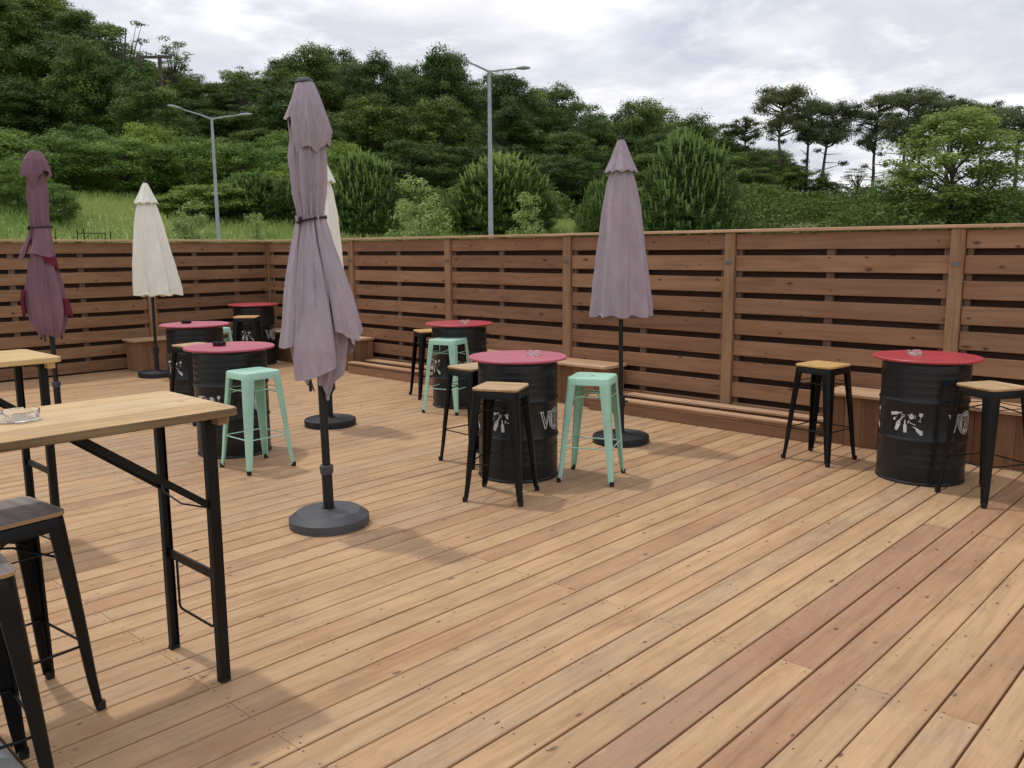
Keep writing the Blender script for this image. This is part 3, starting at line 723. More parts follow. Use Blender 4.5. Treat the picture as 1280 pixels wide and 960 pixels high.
# ------------------------------------------------------------------ high tables
def high_table(xr, y0, y1, L, wood_m, edge_m, label):
    t = empty('high_table', (xr-L/2, (y0+y1)/2, 0), 0, label, 'table', 'folding wooden high tables')
    W = y1-y0; zt = 1.09; th = .03
    ol = []
    hx, hy, r = L/2, W/2, .035
    for cx, cy, a0 in ((hx-r, hy-r, 0), (-hx+r, hy-r, 90), (-hx+r, -hy+r, 180), (hx-r, -hy+r, 270)):
        for k in range(7): a = math.radians(a0+15*k); ol.append((cx+r*math.cos(a), cy+r*math.sin(a)))
    mb = MB()
    def R_(s_, z): return [(x-math.copysign(s_, x), y-math.copysign(s_, y), z) for x, y in ol]
    b0 = 0; n = len(ol); rg = [R_(.004, zt-th), R_(0, zt-th+.004), R_(0, zt-.005), R_(.0015, zt-.0015), R_(.005, zt)]
    for q in rg: mb.v += q
    for i in range(len(rg)-1):
        u = 0
        for k in range(n):
            j = (k+1) % n; p_, q_ = mb.v[i*n+k], mb.v[i*n+j]; du = math.hypot(p_[0]-q_[0], p_[1]-q_[1])
            mb.face((i*n+k, i*n+j, (i+1)*n+j, (i+1)*n+k), [(u, p_[2]), (u+du, q_[2]), (u+du, mb.v[(i+1)*n+j][2]), (u, mb.v[(i+1)*n+k][2])], .5, 1, True); u += du
    mb.face([k for k in reversed(range(n))], [(mb.v[k][0], mb.v[k][1]) for k in reversed(range(n))], .3, 1)
    # top made of glued strips
    top = [(v[1], v[0]) for v in rg[-1]]
    cuts = [-.4, -hy*.42, hy*.05, hy*.55, .4]
    for a_, b_ in zip(cuts[:-1], cuts[1:]):
        poly = clip_x(top, a_, b_); bb = len(mb.v); uo, vo = random.random()*30, random.random()*30
        mb.v += [(y, x, zt) for x, y in poly]
        mb.face([bb+q for q in reversed(range(len(poly)))], [(uo+y, vo+x) for x, y in reversed(poly)], random.random(), 0)
    for c_ in cuts[1:-1]: mb.beam((-hx+.004, c_, zt-.0012), (hx-.004, c_, zt-.0012), .0022, .003, c=0, m=2)
    mb.obj('table_top', [wood_m, edge_m, M['seat_edge']], t)
    for sx in (1, -1):
        xl = sx*(hx-.070); 
        mbb = MB(); mbb.beam((sx*(hx-.045), -hy+.05, zt-th-.018), (sx*(hx-.045), hy-.05, zt-th-.018), .04, .036, c=.002); mbb.obj('batten', M['post'] if edge_m is M['table_edge'] else M['table_pale'], t)
        ys = (-hy+.105, hy-.055)
        for y in ys:
            mb = MB()      # angle-iron leg
            s_ = 1 if y < 0 else -1
            mb.beam((xl, y, 0), (xl, y, zt-th-.001), .038, .004, up=(0, 1, 0), c=0)
            mb.beam((xl-sx*.017, y+s_*.0155, 0), (xl-sx*.017, y+s_*.0155, zt-th-.001), .004, .028, up=(0, 1, 0), c=0)
            mb.beam((xl+sx*.0205, y+s_*.006, 0), (xl+sx*.0205, y+s_*.006, zt-th-.001), .003, .016, up=(0, 1, 0), c=0)
            lg = mb.obj('leg', M['table_steel'], t)
            mb = MB(); mb.beam((xl, y+s_*.006, 0), (xl, y+s_*.006, .012), .041, .028, up=(0, 1, 0), c=.002); mb.obj('rubber_foot', M['rubber'], lg)
        mb = MB(); mb.beam((xl-sx*.0, ys[0]+.003, .425), (xl, ys[1]-.003, .425), .012, .036, c=.001)
        mb.obj('crossbar', M['table_steel'], t); mb = MB(); mb.beam((xl-sx*.0, ys[0]+.003, zt-th-.022), (xl, ys[1]-.003, zt-th-.022), .03, .03, c=.001); mb.obj('upper_crossbar', M['table_steel'], t)
        mb = MB(); ya, yb = ys[0]+.062, ys[1]-.085
        pts = [(xl, ya, .41)]+[(xl, ya, .22), (xl, ya+.006, .208), (xl, ya+.02, .203), (xl, yb-.02, .203), (xl, yb-.006, .208), (xl, yb, .22), (xl, yb, .41)]
        mb.tube(pts, .0052, 8); mb.obj('wire_loop', M['table_steel'], t)
        xi = sx*(hx-.53)
        for y in ys:
            mb = MB(); s_ = 1 if y < 0 else -1
            mb.beam((xi, y+s_*.09, zt-th-.012), (xl-sx*.008, y+s_*.012, .705), .026, .006, up=(0, 1, 0), c=0)
            mb.beam((xi, y+s_*.09+s_*.010, zt-th-.024), (xl-sx*.008, y+s_*.012+s_*.010, .693), .005, .020, up=(0, 1, 0), c=0); mb.obj('brace', M['table_steel'], t)
        mb = MB(); mb.tube([(xl-sx*.012, ys[1]-.012, .735), (xl-sx*.05, ys[1]-.12, .715), (xl-sx*.05, (ys[0]+ys[1])/2-.05, .695), (xl-sx*.012, ys[0]+.012, .70)], .0035, 7); mb.obj('locking_wire', M['table_steel'], t)
        mb = MB(); mb.beam((xi-sx*.0, ys[0]+.05, zt-th-.014), (xi, ys[1]-.05, zt-th-.014), .03, .024, c=.002); mb.obj('hinge_bar', M['table_steel'], t)
    return t
high_table(1.602, 2.862, 3.455, 2.1, M['table_wood'], M['table_edge'], 'worn wooden high table with folding black legs, glass ashtray on top')
high_table(1.765, 5.035, 5.625, 2.1, M['table_pale'], M['table_pale'], 'yellowish wooden high table with black legs in front of the plum parasol')

# ------------------------------------------------------------------ parasols
RT = -YB                       # heading: local x to the viewer's right, local y away
def interp(tab, z):
    zs = [r_[0] for r_ in tab]
    return [float(np.interp(z, zs, [r_[k] for r_ in tab])) for k in range(1, len(tab[0]))]
def pleat(t, folds):
    """folds: (angle deg, half width deg, height) ridges; valleys between"""
    s = 0
    for a, wd, hgt_ in folds:
        d = (math.degrees(t)-a+180) % 360-180
        s += hgt_*math.exp(-abs(d/wd)**1.15)
    return s
def drape(mb, tab, ztop, hem, folds, th=(0, 360), n=150, nz=60, amp=None, twist=0., m=0, off=0., tie=None):
    """tab rows (rising z): z, left, right, depth; hem(theta)->z of lower edge"""
    b0 = len(mb.v); full = th[1]-th[0] >= 360
    sm = [pleat(math.radians(q*2), folds) for q in range(180)]; lo, hi = min(sm), max(sm)
    cols = n if full else n+1
    for i in range(nz+1):
        for k in range(cols):
            t = math.radians(th[0]+(th[1]-th[0])*k/n); zb = hem(math.degrees(t)); z = ztop+(zb-ztop)*(i/nz)
            l, r_, dp = interp(tab, z)
            cx = (r_-l)/2; rx = (r_+l)/2
            am = amp(z) if amp else .2
            f = 1-am*1.5*(1-(pleat(t+twist*(ztop-z), folds)-lo)/(hi-lo))+.010*math.sin(5*t+z*7)+(.055*math.sin(19*t+1.3*math.sin(3*t))*math.exp(-((z-tie)/.13)**2) if tie else 0)+.006*math.sin(11*t+23*z+3*math.sin(2*t))*min(1, (ztop-z)/.3)
            if not full: f *= 1-.10*math.exp(-(min(k, n-k)/n/.035)**2)
            x = cx+(rx*f*1.05+off)*math.cos(t); y = (dp*f*1.05+off)*math.sin(t)
            mb.v.append((x, y, z))
    for i in range(nz):
        for k in range(n):
            a = b0+i*cols+k; b = b0+i*cols+(k+1) % cols; c = b+cols; d = a+cols
            mb.face((a, d, c, b), [(0, 0)]*4, 0, m, True)
def finish_fabric(o, th_=.0015):
    md = o.modifiers.new('thickness', 'SOLIDIFY'); md.thickness = th_; md.offset = 0; md.use_rim = False
def folds_n(k, seed, w_=13, h_=1.1):
    r_ = random.Random(seed); return [(360*i/k+r_.uniform(-9, 9), w_*r_.uniform(.75, 1.3), h_*r_.uniform(.8, 1.15)) for i in range(k)]

# -- big mauve parasol with tie, close to the viewer
def pole_base(t, kind, zpole, rp_=.0245):
    mb = MB(); mb.tube([(0, 0, .08), (0, 0, zpole)], rp_ if kind == 'grey' else .019, 20); mb.obj('pole', M['pole'], t)
    mb = MB()
    if kind == 'grey':
        mb.lathe([(0, 0), (.236, 0), (.2405, .004), (.238, .012), (.2415, .016), (.2415, .054), (.190, .092), (.05, .100), (.045, .1035), (.0, .1035)], 80)
        b = mb.obj('base', M['base_grey'], t)
        mb = MB(); mb.lathe([(0, .1), (.042, .1), (.042, .106), (.032, .108), (.032, .330), (0, .330)], 28); mb.obj('socket', M['pole'], b)
        mb = MB(); mb.lathe([(0, .318), (.036, .318), (.0395, .326), (.0395, .352), (.041, .356), (.041, .368), (.036, .374), (0, .374)], 28, wob=lambda a, z: .018*math.copysign(1, math.sin(14*a)) if .33 < z < .36 else 0); mb.obj('collar', M['base_grey'], b)
    else:
        pr = [(0, 0), (.238, 0), (.243, .004), (.245, .05), (.241, .062), (.232, .067)]
        for k in range(11): r0 = .222-.016*k; pr += [(r0+.005, .0685+.0012*k), (r0, .0655+.0012*k), (r0-.004, .0685+.0012*k)]
        pr += [(.045, .083), (0, .083)]
        mb.lathe(pr, 72); b = mb.obj('base', M['base_black'], t)
        mb = MB(); mb.lathe([(0, .08), (.048, .08), (.048, .09), (.030, .094), (.0285, .30), (.037, .306), (.037, .40), (.030, .408), (0, .408)], 24); mb.obj('socket', M['base_black'], b)
        mb = MB(); mb.tube([(.03, 0, .355), (.062, 0, .355)], .008, 10); mb.obj('knob', M['base_black'], b)
        for k in range(3):                                # grip recesses shown as raised lugs round the rim
            a = 2*PI*k/3+.6; mb = MB(); mb.beam((.243*math.cos(a), .243*math.sin(a), .028), (.247*math.cos(a), .247*math.sin(a), .028), .07, .02, c=.002); mb.obj('grip', M['rubber'], b)

def tilted(t, deg, lean):      # lean the whole parasol towards local x
    ang = math.radians(deg)
    t.rotation_euler = (Matrix.Rotation(RT+math.radians(lean), 4, 'Z') @ Matrix.Rotation(ang, 4, 'Y')).to_euler()

U1 = empty('parasol', (2.958, 4.296, 0), RT, 'tall folded mauve parasol with black tie strap, closest of the parasols, on round grey base', 'parasol', 'folded parasols')
pole_base(U1, 'grey', 2.6)
body = [(.80, .06, .07, .07), (.93, .125, .150, .13), (1.0, .165, .165, .15), (1.11, .185, .18, .17), (1.35, .172, .19, .17), (1.53, .145, .155, .14), (1.70, .115, .105, .10), (1.80, .090, .077, .078), (1.834, .083, .072, .074), (1.87, .088, .076, .078), (1.99, .108, .098, .095), (2.2, .118, .112, .10), (2.45, .075, .075, .07), (2.6, .03, .03, .03)]
mb = MB()
f1 = [(200, 14, 1.1), (235, 10, .9), (262, 12, 1.2), (292, 9, .9), (318, 13, 1.1), (345, 10, .8), (20, 14, 1.), (60, 14, 1.1), (100, 14, 1.), (140, 14, 1.1), (172, 10, .9)]
drape(mb, body, 2.5, lambda a: .90+.06*math.sin(math.radians(a*3+40))-.10*math.exp(-(((a-262) % 360)/28)**2)-.08*math.exp(-((((a-318)+180) % 360-180)/16)**2)+.02*math.sin(math.radians(a*7)), f1, amp=lambda z: .30 if z < 1.8 else .24, twist=.25, n=260, nz=90, tie=1.834)
# flaps hanging outside the body
flA = [(.9, .235, .27, .19), (1.09, .232, .275, .20), (1.22, .205, .25, .185), (1.35, .187, .222, .17), (1.53, .160, .170, .14), (1.70, .122, .112, .108), (1.834, .086, .075, .077), (1.95, .105, .094, .095)]
fl = [(192, 13, 1.), (226, 10, .7), (250, 22, 1.1), (285, 12, .5), (305, 12, 1.15), (338, 12, 1.), (0, 10, .9)]
def hemA(a): return 1.10+.05*math.sin(math.radians((a-170)*2.2))
drape(mb, flA, 1.86, lambda a: 1.115-.02*math.sin(math.radians((a-176)*3)), fl, th=(168, 234), n=60, nz=46, amp=lambda z: .10+.10*max(0, 1.5-z), off=.004, tie=1.834)
drape(mb, flA, 1.86, lambda a: .915+.13*((a-238)/54.)**2*.5+(.12 if a < 232 else 0), [(238, 8, .8), (262, 26, 1.05), (292, 9, .9)], th=(226, 300), n=60, nz=46, amp=lambda z: .12+.10*max(0, 1.5-z), off=-.012, tie=1.834)
drape(mb, flA, 1.86, lambda a: 1.12+.0042*(a-345)*(1 if a > 345 else -.4), fl, th=(300, 392), n=60, nz=46, amp=lambda z: .18+.12*max(0, 1.5-z), off=.006, tie=1.834)
drape(mb, [(r_[0], r_[1]*.97, r_[2]*.97, r_[3]) for r_ in flA], 1.86, lambda a: 1.06+.05*math.sin(math.radians(a*4)), folds_n(8, 3), th=(30, 170), n=60, nz=40, amp=lambda z: .15)
cn = mb.obj('canopy', M['mauve'], U1); finish_fabric(cn)
hood = [(2.18, .105, .115, .10), (2.24, .115, .125, .11), (2.33, .135, .146, .12), (2.40, .138, .126, .112), (2.47, .098, .098, .09), (2.53, .070, .076, .068), (2.60, .044, .046, .044)]
mb = MB()
def hemH(a):
    a = a % 360
    if 168 < a < 232: return 2.415-.02*math.sin(math.radians((a-168)*2.8))
    if 232 <= a < 246: return 2.395-(a-232)/14*.20
    return 2.205+.035*abs(math.sin(math.radians((a-246)*3.1)))+(.03 if a < 168 else 0)+(.05*math.exp(-((a-352)/16)**2))
drape(mb, hood, 2.60, hemH, [(178, 14, .9), (215, 12, .6), (246, 6, 1.25), (266, 8, .9), (284, 6, 1.1), (303, 8, .8), (330, 16, 1.1), (10, 12, .9), (50, 14, 1), (95, 14, 1), (140, 14, 1)], amp=lambda z: .20*min(1, max(.1, (2.62-z)/.2)), n=220, nz=36, off=.004)
hd = mb.obj('vent_hood', M['mauve'], cn); finish_fabric(hd)
mb = MB(); mb.lathe([(0, 2.598), (.047, 2.598), (.049, 2.604), (.046, 2.612), (.043, 2.618), (.030, 2.625), (0, 2.627)], 32); mb.obj('cap', M['base_grey'], U1)
mb = MB(); mb.lathe([(.0505, 2.586), (.0525, 2.590), (.0525, 2.600), (.049, 2.602)], 32); mb.obj('cap_ring', M['strap'], U1)
def strap(t, z, l, r_, dp, tilt=.0, w_=.014):
    mb = MB(); n = 60; b0 = 0
    for k in range(n):
        a = 2*PI*k/n; x = (r_-l)/2+(r_+l)/2*math.cos(a); y = dp*math.sin(a); zz_ = z+tilt*x*5
        for dz in (-w_/2, w_/2): mb.v.append((x, y, zz_+dz))
    for k in range(n):
        j = (k+1) % n; mb.face((2*k, 2*j, 2*j+1, 2*k+1), smooth=True)
    o = mb.obj('tie_strap', M['strap'], t); md = o.modifiers.new('thickness', 'SOLIDIFY'); md.thickness = .004; md.offset = 0
    mb = MB(); mb.beam((-l*.62, -dp*.80-.008, z-.024), (-l*.50, -dp*.9-.008, z+.016), .018, .016, c=.004); mb.obj('buckle', M['strap'], o)
strap(U1, 1.834, .094, .083, .088, .035)
def rib_tips(t, pts):
    for x, y, z in pts:
        mb = MB(); mb.tube([(x*.9, y*.9, z+.09), (x, y, z+.01)], .0055, 8); mb.tube([(x, y, z+.016), (x, y, z-.014)], .0095, 8); mb.obj('rib_tip', M['strap'], t)
rib_tips(U1, [(-.055, -.055, .85), (.002, -.062, .845), (.072, -.04, .845), (.06, .05, .85)])
tilted(U1, -.9, 0)

# -- plum parasol at the left
U5 = empty('parasol', (3.15, 9.22, 0), RT, 'folded plum parasol with burgundy lining and tie, behind the yellowish high table', 'parasol', 'folded parasols')
pole_base(U5, 'grey', 2.62)
b5 = [(.80, .075, .085, .08), (.83, .115, .115, .11), (.90, .15, .145, .14), (.99, .205, .175, .15), (1.107, .235, .195, .16), (1.305, .225, .18, .16), (1.545, .165, .13, .13), (1.70, .125, .105, .10), (1.9, .105, .078, .085), (2.05, .110, .085, .09), (2.245, .118, .10, .095), (2.45, .08, .08, .07), (2.6, .03, .03, .03)]
mb = MB()
drape(mb, b5, 2.5, lambda a: .84+.02*math.sin(math.radians(a*3+20)), [(190, 12, 1.), (222, 10, .8), (250, 16, 1.15), (285, 14, .7), (318, 18, 1.25), (350, 12, .9), (30, 14, 1), (75, 14, 1), (120, 14, 1), (155, 12, 1)], amp=lambda z: .28 if z < 1.85 else .22, twist=-.2, n=240, nz=80, tie=1.9)
f5 = [(1.5, .25, .13, .15), (1.60, .255, .12, .14), (1.70, .20, .108, .12), (1.80, .14, .095, .10), (1.9, .108, .08, .088), (2.0, .112, .088, .09)]
drape(mb, f5, 1.92, lambda a: 1.60+.06*math.cos(math.radians((a-185)*2)), [(185, 16, 1.1), (225, 12, .8)], th=(160, 238), n=44, nz=26, amp=lambda z: .12, off=.004)
drape(mb, f5, 1.92, lambda a: 1.63+.02*math.sin(math.radians(a*3)), [(290, 22, 1.), (330, 16, 1.1)], th=(262, 372), n=50, nz=26, amp=lambda z: .12, off=.010)
cn = mb.obj('canopy', M['plum'], U5); finish_fabric(cn)
# burgundy inner panels showing at the turned-back edges
mb = MB(); drape(mb, [(r_[0], r_[1]*1.0, r_[2]*1.04, r_[3]*1.03) for r_ in b5], 1.62, lambda a: 1.60-.0018*(a-286), [(330, 20, 1.)], th=(292, 366), n=30, nz=14, amp=lambda z: .10, off=.003)
ln = mb.obj('lining', M['burgundy'], cn); finish_fabric(ln)
mb = MB(); drape(mb, [(1.0, .2, .235, .16), (1.2, .2, .195, .16), (1.4, .2, .15, .14)], 1.20, lambda a: 1.0+.004*abs(a-352), [(345, 22, 1.)], th=(338, 372), n=20, nz=16, amp=lambda z: .08, off=.002)
ln = mb.obj('lining', M['burgundy'], cn); finish_fabric(ln)
mb = MB(); drape(mb, [(1.0, .225, .2, .165), (1.2, .235, .2, .165), (1.6, .155, .2, .13)], 1.30, lambda a: 1.0+.004*abs(a-200), [(205, 22, 1.)], th=(184, 216), n=20, nz=16, amp=lambda z: .08, off=.012)
ln = mb.obj('lining', M['burgundy'], cn); finish_fabric(ln)
mb = MB()
h5 = [(2.30, .12, .10, .10), (2.41, .158, .132, .13), (2.46, .150, .125, .12), (2.55, .108, .095, .09), (2.62, .052, .050, .05)]
drape(mb, h5, 2.615, lambda a: 2.41-.11*math.exp(-((((a-275)+180) % 360-180)/26)**2)-.03*math.sin(math.radians(a*4)), folds_n(9, 21, 11), amp=lambda z: .22*min(1, max(.1, (2.63-z)/.16)), n=180, nz=28, off=.004)
hd = mb.obj('vent_hood', M['plum'], cn); finish_fabric(hd)
mb = MB(); mb.lathe([(0, 2.608), (.052, 2.608), (.054, 2.615), (.04, 2.632), (0, 2.636)], 28); mb.obj('cap', M['base_grey'], U5)
strap(U5, 1.9, .126, .098, .112, .012)
rib_tips(U5, [(-.085, -.04, .815), (-.02, -.09, .80), (.06, -.07, .80), (.09, .02, .815)])
tilted(U5, -.25, 0)

# -- slim parasols without tie: one mauve, two cream
def slim(x, y, mat, label, seed, skew=0., n_=8, tilt=0., wid=1., hemz=1.10):
    t = empty('parasol', (x, y, 0), RT, label, 'parasol', 'folded parasols'); pole_base(t, 'black', 2.58)
    def row(z, r_, s_): return (z, r_*wid-skew*s_, r_*wid+skew*s_, r_*wid*.95)
    tab = [row(1.0, .262, 1.05), row(1.16, .252, 1.), row(1.45, .218, .62), row(1.73, .182, .3), row(2.0, .150, .12), row(2.20, .112, 0), row(2.28, .088, 0), row(2.40, .05, 0), row(2.5, .03, 0)]
    fo = folds_n(n_, seed, 15, 1.15)
    mb = MB(); drape(mb, tab, 2.45, lambda a: hemz+.012*math.cos(math.radians(n_*a-40*seed))-(skew*.1*math.cos(math.radians(a)) if skew else 0), fo, amp=lambda z: .27-.05*(z-1.1), n=240, nz=60)
    # underside closing towards the pole
    b0 = len(mb.v)
    cn = mb.obj('canopy', mat, t); finish_fabric(cn)
    mb = MB(); nn = 120
    for i in range(7):
        for k in range(nn):
            th_ = 2*PI*k/nn; z = hemz+.012*math.cos(n_*th_-math.radians(40*seed))
            l, r_, dp = interp(tab, z); f = .93-.30*(1-min(1, pleat(th_, fo))); s_ = 1-i/6.*.93; s_ = s_*.97
            mb.v.append((((r_-l)/2+(r_+l)/2*f*math.cos(th_))*s_, dp*f*math.sin(th_)*s_, z+.012*(1 if i else 0)-(.055 if i > 1 else .0)*math.sin(min(1, i/6)*PI)+.02*i*.5))
    for i in range(6):
        for k in range(nn):
            j = (k+1) % nn; mb.face((i*nn+k, i*nn+j, (i+1)*nn+j, (i+1)*nn+k), smooth=True)
    un = mb.obj('inner_fabric', mat, cn)
    hw = .138*(1+.6*(wid-1)); mb = MB(); ht = [(2.25, hw, hw, hw), (2.30, hw*.94, hw*.94, hw*.94), (2.38, hw*.66, hw*.66, hw*.66), (2.48, hw*.38, hw*.38, hw*.38), (2.56, .02, .02, .02)]
    drape(mb, ht, 2.555, lambda a: 2.285+.009*math.cos(math.radians(n_*a-40*seed)), folds_n(n_, seed+1, 14, 1.15), amp=lambda z: .20, n=140, nz=26)
    hd = mb.obj('vent_hood', mat, cn); finish_fabric(hd)
    mb = MB(); mb.lathe([(0, 2.545), (.026, 2.545), (.028, 2.565), (.022, 2.575), (.012, 2.578), (.014, 2.592), (.008, 2.604), (0, 2.606)], 20); mb.obj('finial', M['strap'], t)
    for k in range(n_):
        a = 2*PI*(k+.5)/n_; mb = MB(); mb.tube([(.10*math.cos(a), .10*math.sin(a), hemz+.10), (.022*math.cos(a), .022*math.sin(a), hemz+.30)], .004, 6); mb.obj('rib', M['strap'], t)
    tilted(t, tilt, 0)
    return t
slim(6.0, 4.307, M['mauve_flat'], 'slim folded pale mauve parasol standing by the long fence, on a round black base', 4, skew=-.006, tilt=-.65, wid=1.08)
slim(4.76, 6.834, M['cream'], 'folded cream parasol mostly hidden behind the tall mauve one', 5, skew=-.04, tilt=.0, wid=1.0, hemz=1.12)
slim(5.162, 11.359, M['cream'], 'folded cream parasol in full view on the left in front of the far fence', 6, skew=.07, tilt=.35, wid=1.28, hemz=1.10)

# ------------------------------------------------------------------ street lamps
def lamp(az, d, hgt_, label, rot, s_=1.):
    x, y = polar(az, d); z = gz(x, y)
    t = empty('street_lamp', (x, y, z), RT+math.radians(rot), label, 'street lamp', 'double-armed street lamps beyond the fence')
    h = hgt_-z
    mb = MB(); mb.tube([(0, 0, 0), (0, 0, h*.5), (0, 0, h)], [.105*s_, .085*s_, .062*s_], 16); mb.obj('pole', M['galv'], t)
    for sx in (-1, 1):
        L = 1.40*s_
        mb = MB(); mb.tube([(0, 0, h-.05), (sx*L*.4, 0, h+.08*s_), (sx*L, 0, h+.24*s_)], [.04*s_, .036*s_, .03*s_], 10); am = mb.obj('arm', M['galv'], t)
        mb = MB(); rings = []
        for q, (u, wd, hh) in enumerate([(0, .045, .04), (.08, .09, .06), (.25, .135, .085), (.45, .15, .095), (.62, .12, .07), (.72, .05, .03)]):
            u, wd, hh = u*s_, wd*s_, hh*s_; rings.append([(sx*(L-.02+u), wd*math.cos(a)*1., h+.245*s_+u*.14+hh*(math.sin(a) if math.sin(a) > 0 else .55*math.sin(a))) for a in [2*PI*k/16 for k in range(16)]])
        loft(mb, rings, cap0=True, cap1=True); hd = mb.obj('lamp_head', M['lamp_grey'], am)
    return t
def lamp_at(px, py, d, lab, rot, s_=1.):
    ux, uy, sl = pxray(px, py); az = math.degrees(math.atan2(ux, uy))-AZ0; lamp(az, d, H+d*sl, lab, rot, s_)
lamp_at(611.5, 88, 34., 'tall double-armed grey street lamp beyond the middle of the fence', 42)
lamp_at(264.5, 147, 30., 'shorter double-armed grey street lamp beyond the far left fence', 42, .66)

# ------------------------------------------------------------------ vegetation
def leafmesh(name, cen, nrm, size, asp, mat, rnd, rs, up=.35):
    n = len(cen)
    a = rs.normal(size=(n, 3)); nr = nrm+rs.normal(size=(n, 3))*.5; nr[:, 2] += up
    nr /= np.linalg.norm(nr, axis=1)[:, None]+1e-9
    a -= nr*(a*nr).sum(1)[:, None]; a /= np.linalg.norm(a, axis=1)[:, None]+1e-9
    b = np.cross(nr, a); s = (size*rs.uniform(.6, 1.3, n))[:, None]
    v = np.stack([cen-a*s, cen+b*s*asp, cen+a*s, cen-b*s*asp], 1).reshape(-1, 3)
    return quads(name, v, mat, rnd)
def quads(name, v, mat, rnd):
    n = len(v)//4; me = bpy.data.meshes.new(name)
    me.vertices.add(len(v)); me.vertices.foreach_set('co', v.astype('f').ravel())
    me.loops.add(4*n); me.loops.foreach_set('vertex_index', np.arange(4*n, dtype='i'))
    me.polygons.add(n); me.polygons.foreach_set('loop_start', np.arange(0, 4*n, 4, dtype='i'))
    me.materials.append(mat)
    at = me.attributes.new('rnd', 'FLOAT', 'FACE'); at.data.foreach_set('value', np.asarray(rnd, dtype='f'))
    me.update(calc_edges=True)
    return me
def crown(name, seed, mat, R=3.5, HH=11., nclump=70, nleaf=110, size=.16, asp=.55, shape='full', cr=(.5, 1.), flat=.75, z0=.04):
    """crown in metres: radius R, top at HH; leaves gathered in clumps, clumps in an uneven egg"""
    rs = np.random.RandomState(seed); cs = []
    while len(cs) < nclump:
        p = rs.uniform(-1, 1, 3); r = np.linalg.norm(p)
        if r > 1 or r < .45: continue
        lob = 1+.16*math.sin(3*math.atan2(p[1], p[0])+seed)+.10*math.sin(5*math.atan2(p[1], p[0])+2*seed+4*p[2])
        q = np.array([p[0]*R*.86*lob, p[1]*R*.86*lob, HH*(z0+(.97-z0)*(.5+.5*p[2]))])
        cs.append(q)
    cs = np.array(cs); rad = rs.uniform(*cr, nclump); cs[:, 2] = np.minimum(cs[:, 2], HH-rad*.7)
    cen = []; nrm = []; rn = []
    for c, r in zip(cs, rad):
        k = max(8, int(nleaf*(r/.75)**2)); d = rs.normal(size=(k, 3)); d[:, 2] = np.where(d[:, 2] < -.55, -d[:, 2]*.5, d[:, 2]); d /= np.linalg.norm(d, axis=1)[:, None]
        w_ = 1+.25*np.sin(d[:, 0]*6+c[0])*np.sin(d[:, 1]*6+c[1]*3)
        q = d*(r*rs.uniform(.5, 1.08, k)*w_)[:, None]; q[:, 2] *= flat
        q += np.array([0, 0, -.10])*r*rs.uniform(0, 1, (k, 1))
        cen.append(c+q); nrm.append(d+np.array([0, 0, .35])); rn.append(np.clip(rs.normal(.45, .28)+rs.normal(0, .09, k), 0, 1))
    me = leafmesh(name, np.concatenate(cen), np.concatenate(nrm), size, asp, mat, np.concatenate(rn), rs)
    return me, cs
def trunkmesh(name, cs, seed, HH, r0=.18, top=.85, limbs=14):
    rs = random.Random(seed); mb = MB(); pts = []; x = y = 0
    for i in range(7):
        z = HH*top*i/6; pts.append((x, y, z)); x += rs.uniform(-.02, .02)*HH; y += rs.uniform(-.02, .02)*HH
    mb.tube(pts, [r0*(1-.75*i/6) for i in range(7)], 8)
    for c in rs.sample(list(map(tuple, cs)), min(limbs, len(cs))):
        z0 = max(.08*HH, min(top*.9*HH, c[2]*.62)); k = min(5, int(z0/(top*HH)*6)); p = pts[k]
        mb.tube([(p[0], p[1], z0), ((p[0]+c[0])/2*.9, (p[1]+c[1])/2*.9, z0+(c[2]-z0)*.42), c], [r0*.42, r0*.26, r0*.08], 5)
    return mb.mesh(name, M['bark'])
KINDS = {}; DIM = {}
def hash_(s): return sum(ord(c)*(i+3) for i, c in enumerate(s)) % 9999
def kind(key, n, mat, **kw):
    tl = kw.pop('tl', {}); L = []; DIM[key] = (kw['R'], kw['HH'])
    for i in range(n):
        me, cs = crown(key+'_crown', hash_(key)+i, mat, **kw); L.append((me, trunkmesh(key+'_trunk', cs, i, kw['HH'], **tl)))
    KINDS[key] = L
kind('forest', 4, M['leaf_dark'], R=3.6, HH=11, nclump=150, nleaf=330, size=.088, cr=(.45, 1.0), flat=.95)
kind('hill', 4, M['leaf_hill'], R=4., HH=12, nclump=150, nleaf=290, size=.095, cr=(.5, 1.15), flat=.85)
kind('hedge', 4, M['leaf_hedge'], R=2.3, HH=5., nclump=90, nleaf=420, size=.065, cr=(.35, .75), flat=.75)
kind('airy', 3, M['leaf_hill'], R=2., HH=11, nclump=55, nleaf=150, size=.085, cr=(.3, .7), flat=.5, z0=.2, tl=dict(r0=.12, top=.80, limbs=55))
kind('sapling', 3, M['leaf_light'], R=.8, HH=4., nclump=95, nleaf=900, size=.042, cr=(.12, .28), flat=.95, tl=dict(r0=.03, top=.9, limbs=40))
kind('broad', 2, M['leaf_right'], R=2.8, HH=9., nclump=300, nleaf=260, size=.075, cr=(.25, .6), flat=.95, z0=.1, tl=dict(r0=.13, top=.85, limbs=44))
def tree(key, x, y, h, rad, label, cat, group=None, name=None, i=None, rz=None, lift=0.):
    me, tm = KINDS[key][(i if i is not None else random.randrange(99)) % len(KINDS[key])]; R0, H0 = DIM[key]
    t = empty(name or cat.replace(' ', '_'), (x, y, gz(x, y)-.05), random.uniform(0, 6.28) if rz is None else rz, label, cat, group)
    for n_, m_ in (('crown', me), ('trunk', tm)):
        c_ = child(n_, m_, t); c_.scale = (rad/R0, rad/R0, h/H0)
    return t
rnd = random.Random(5)
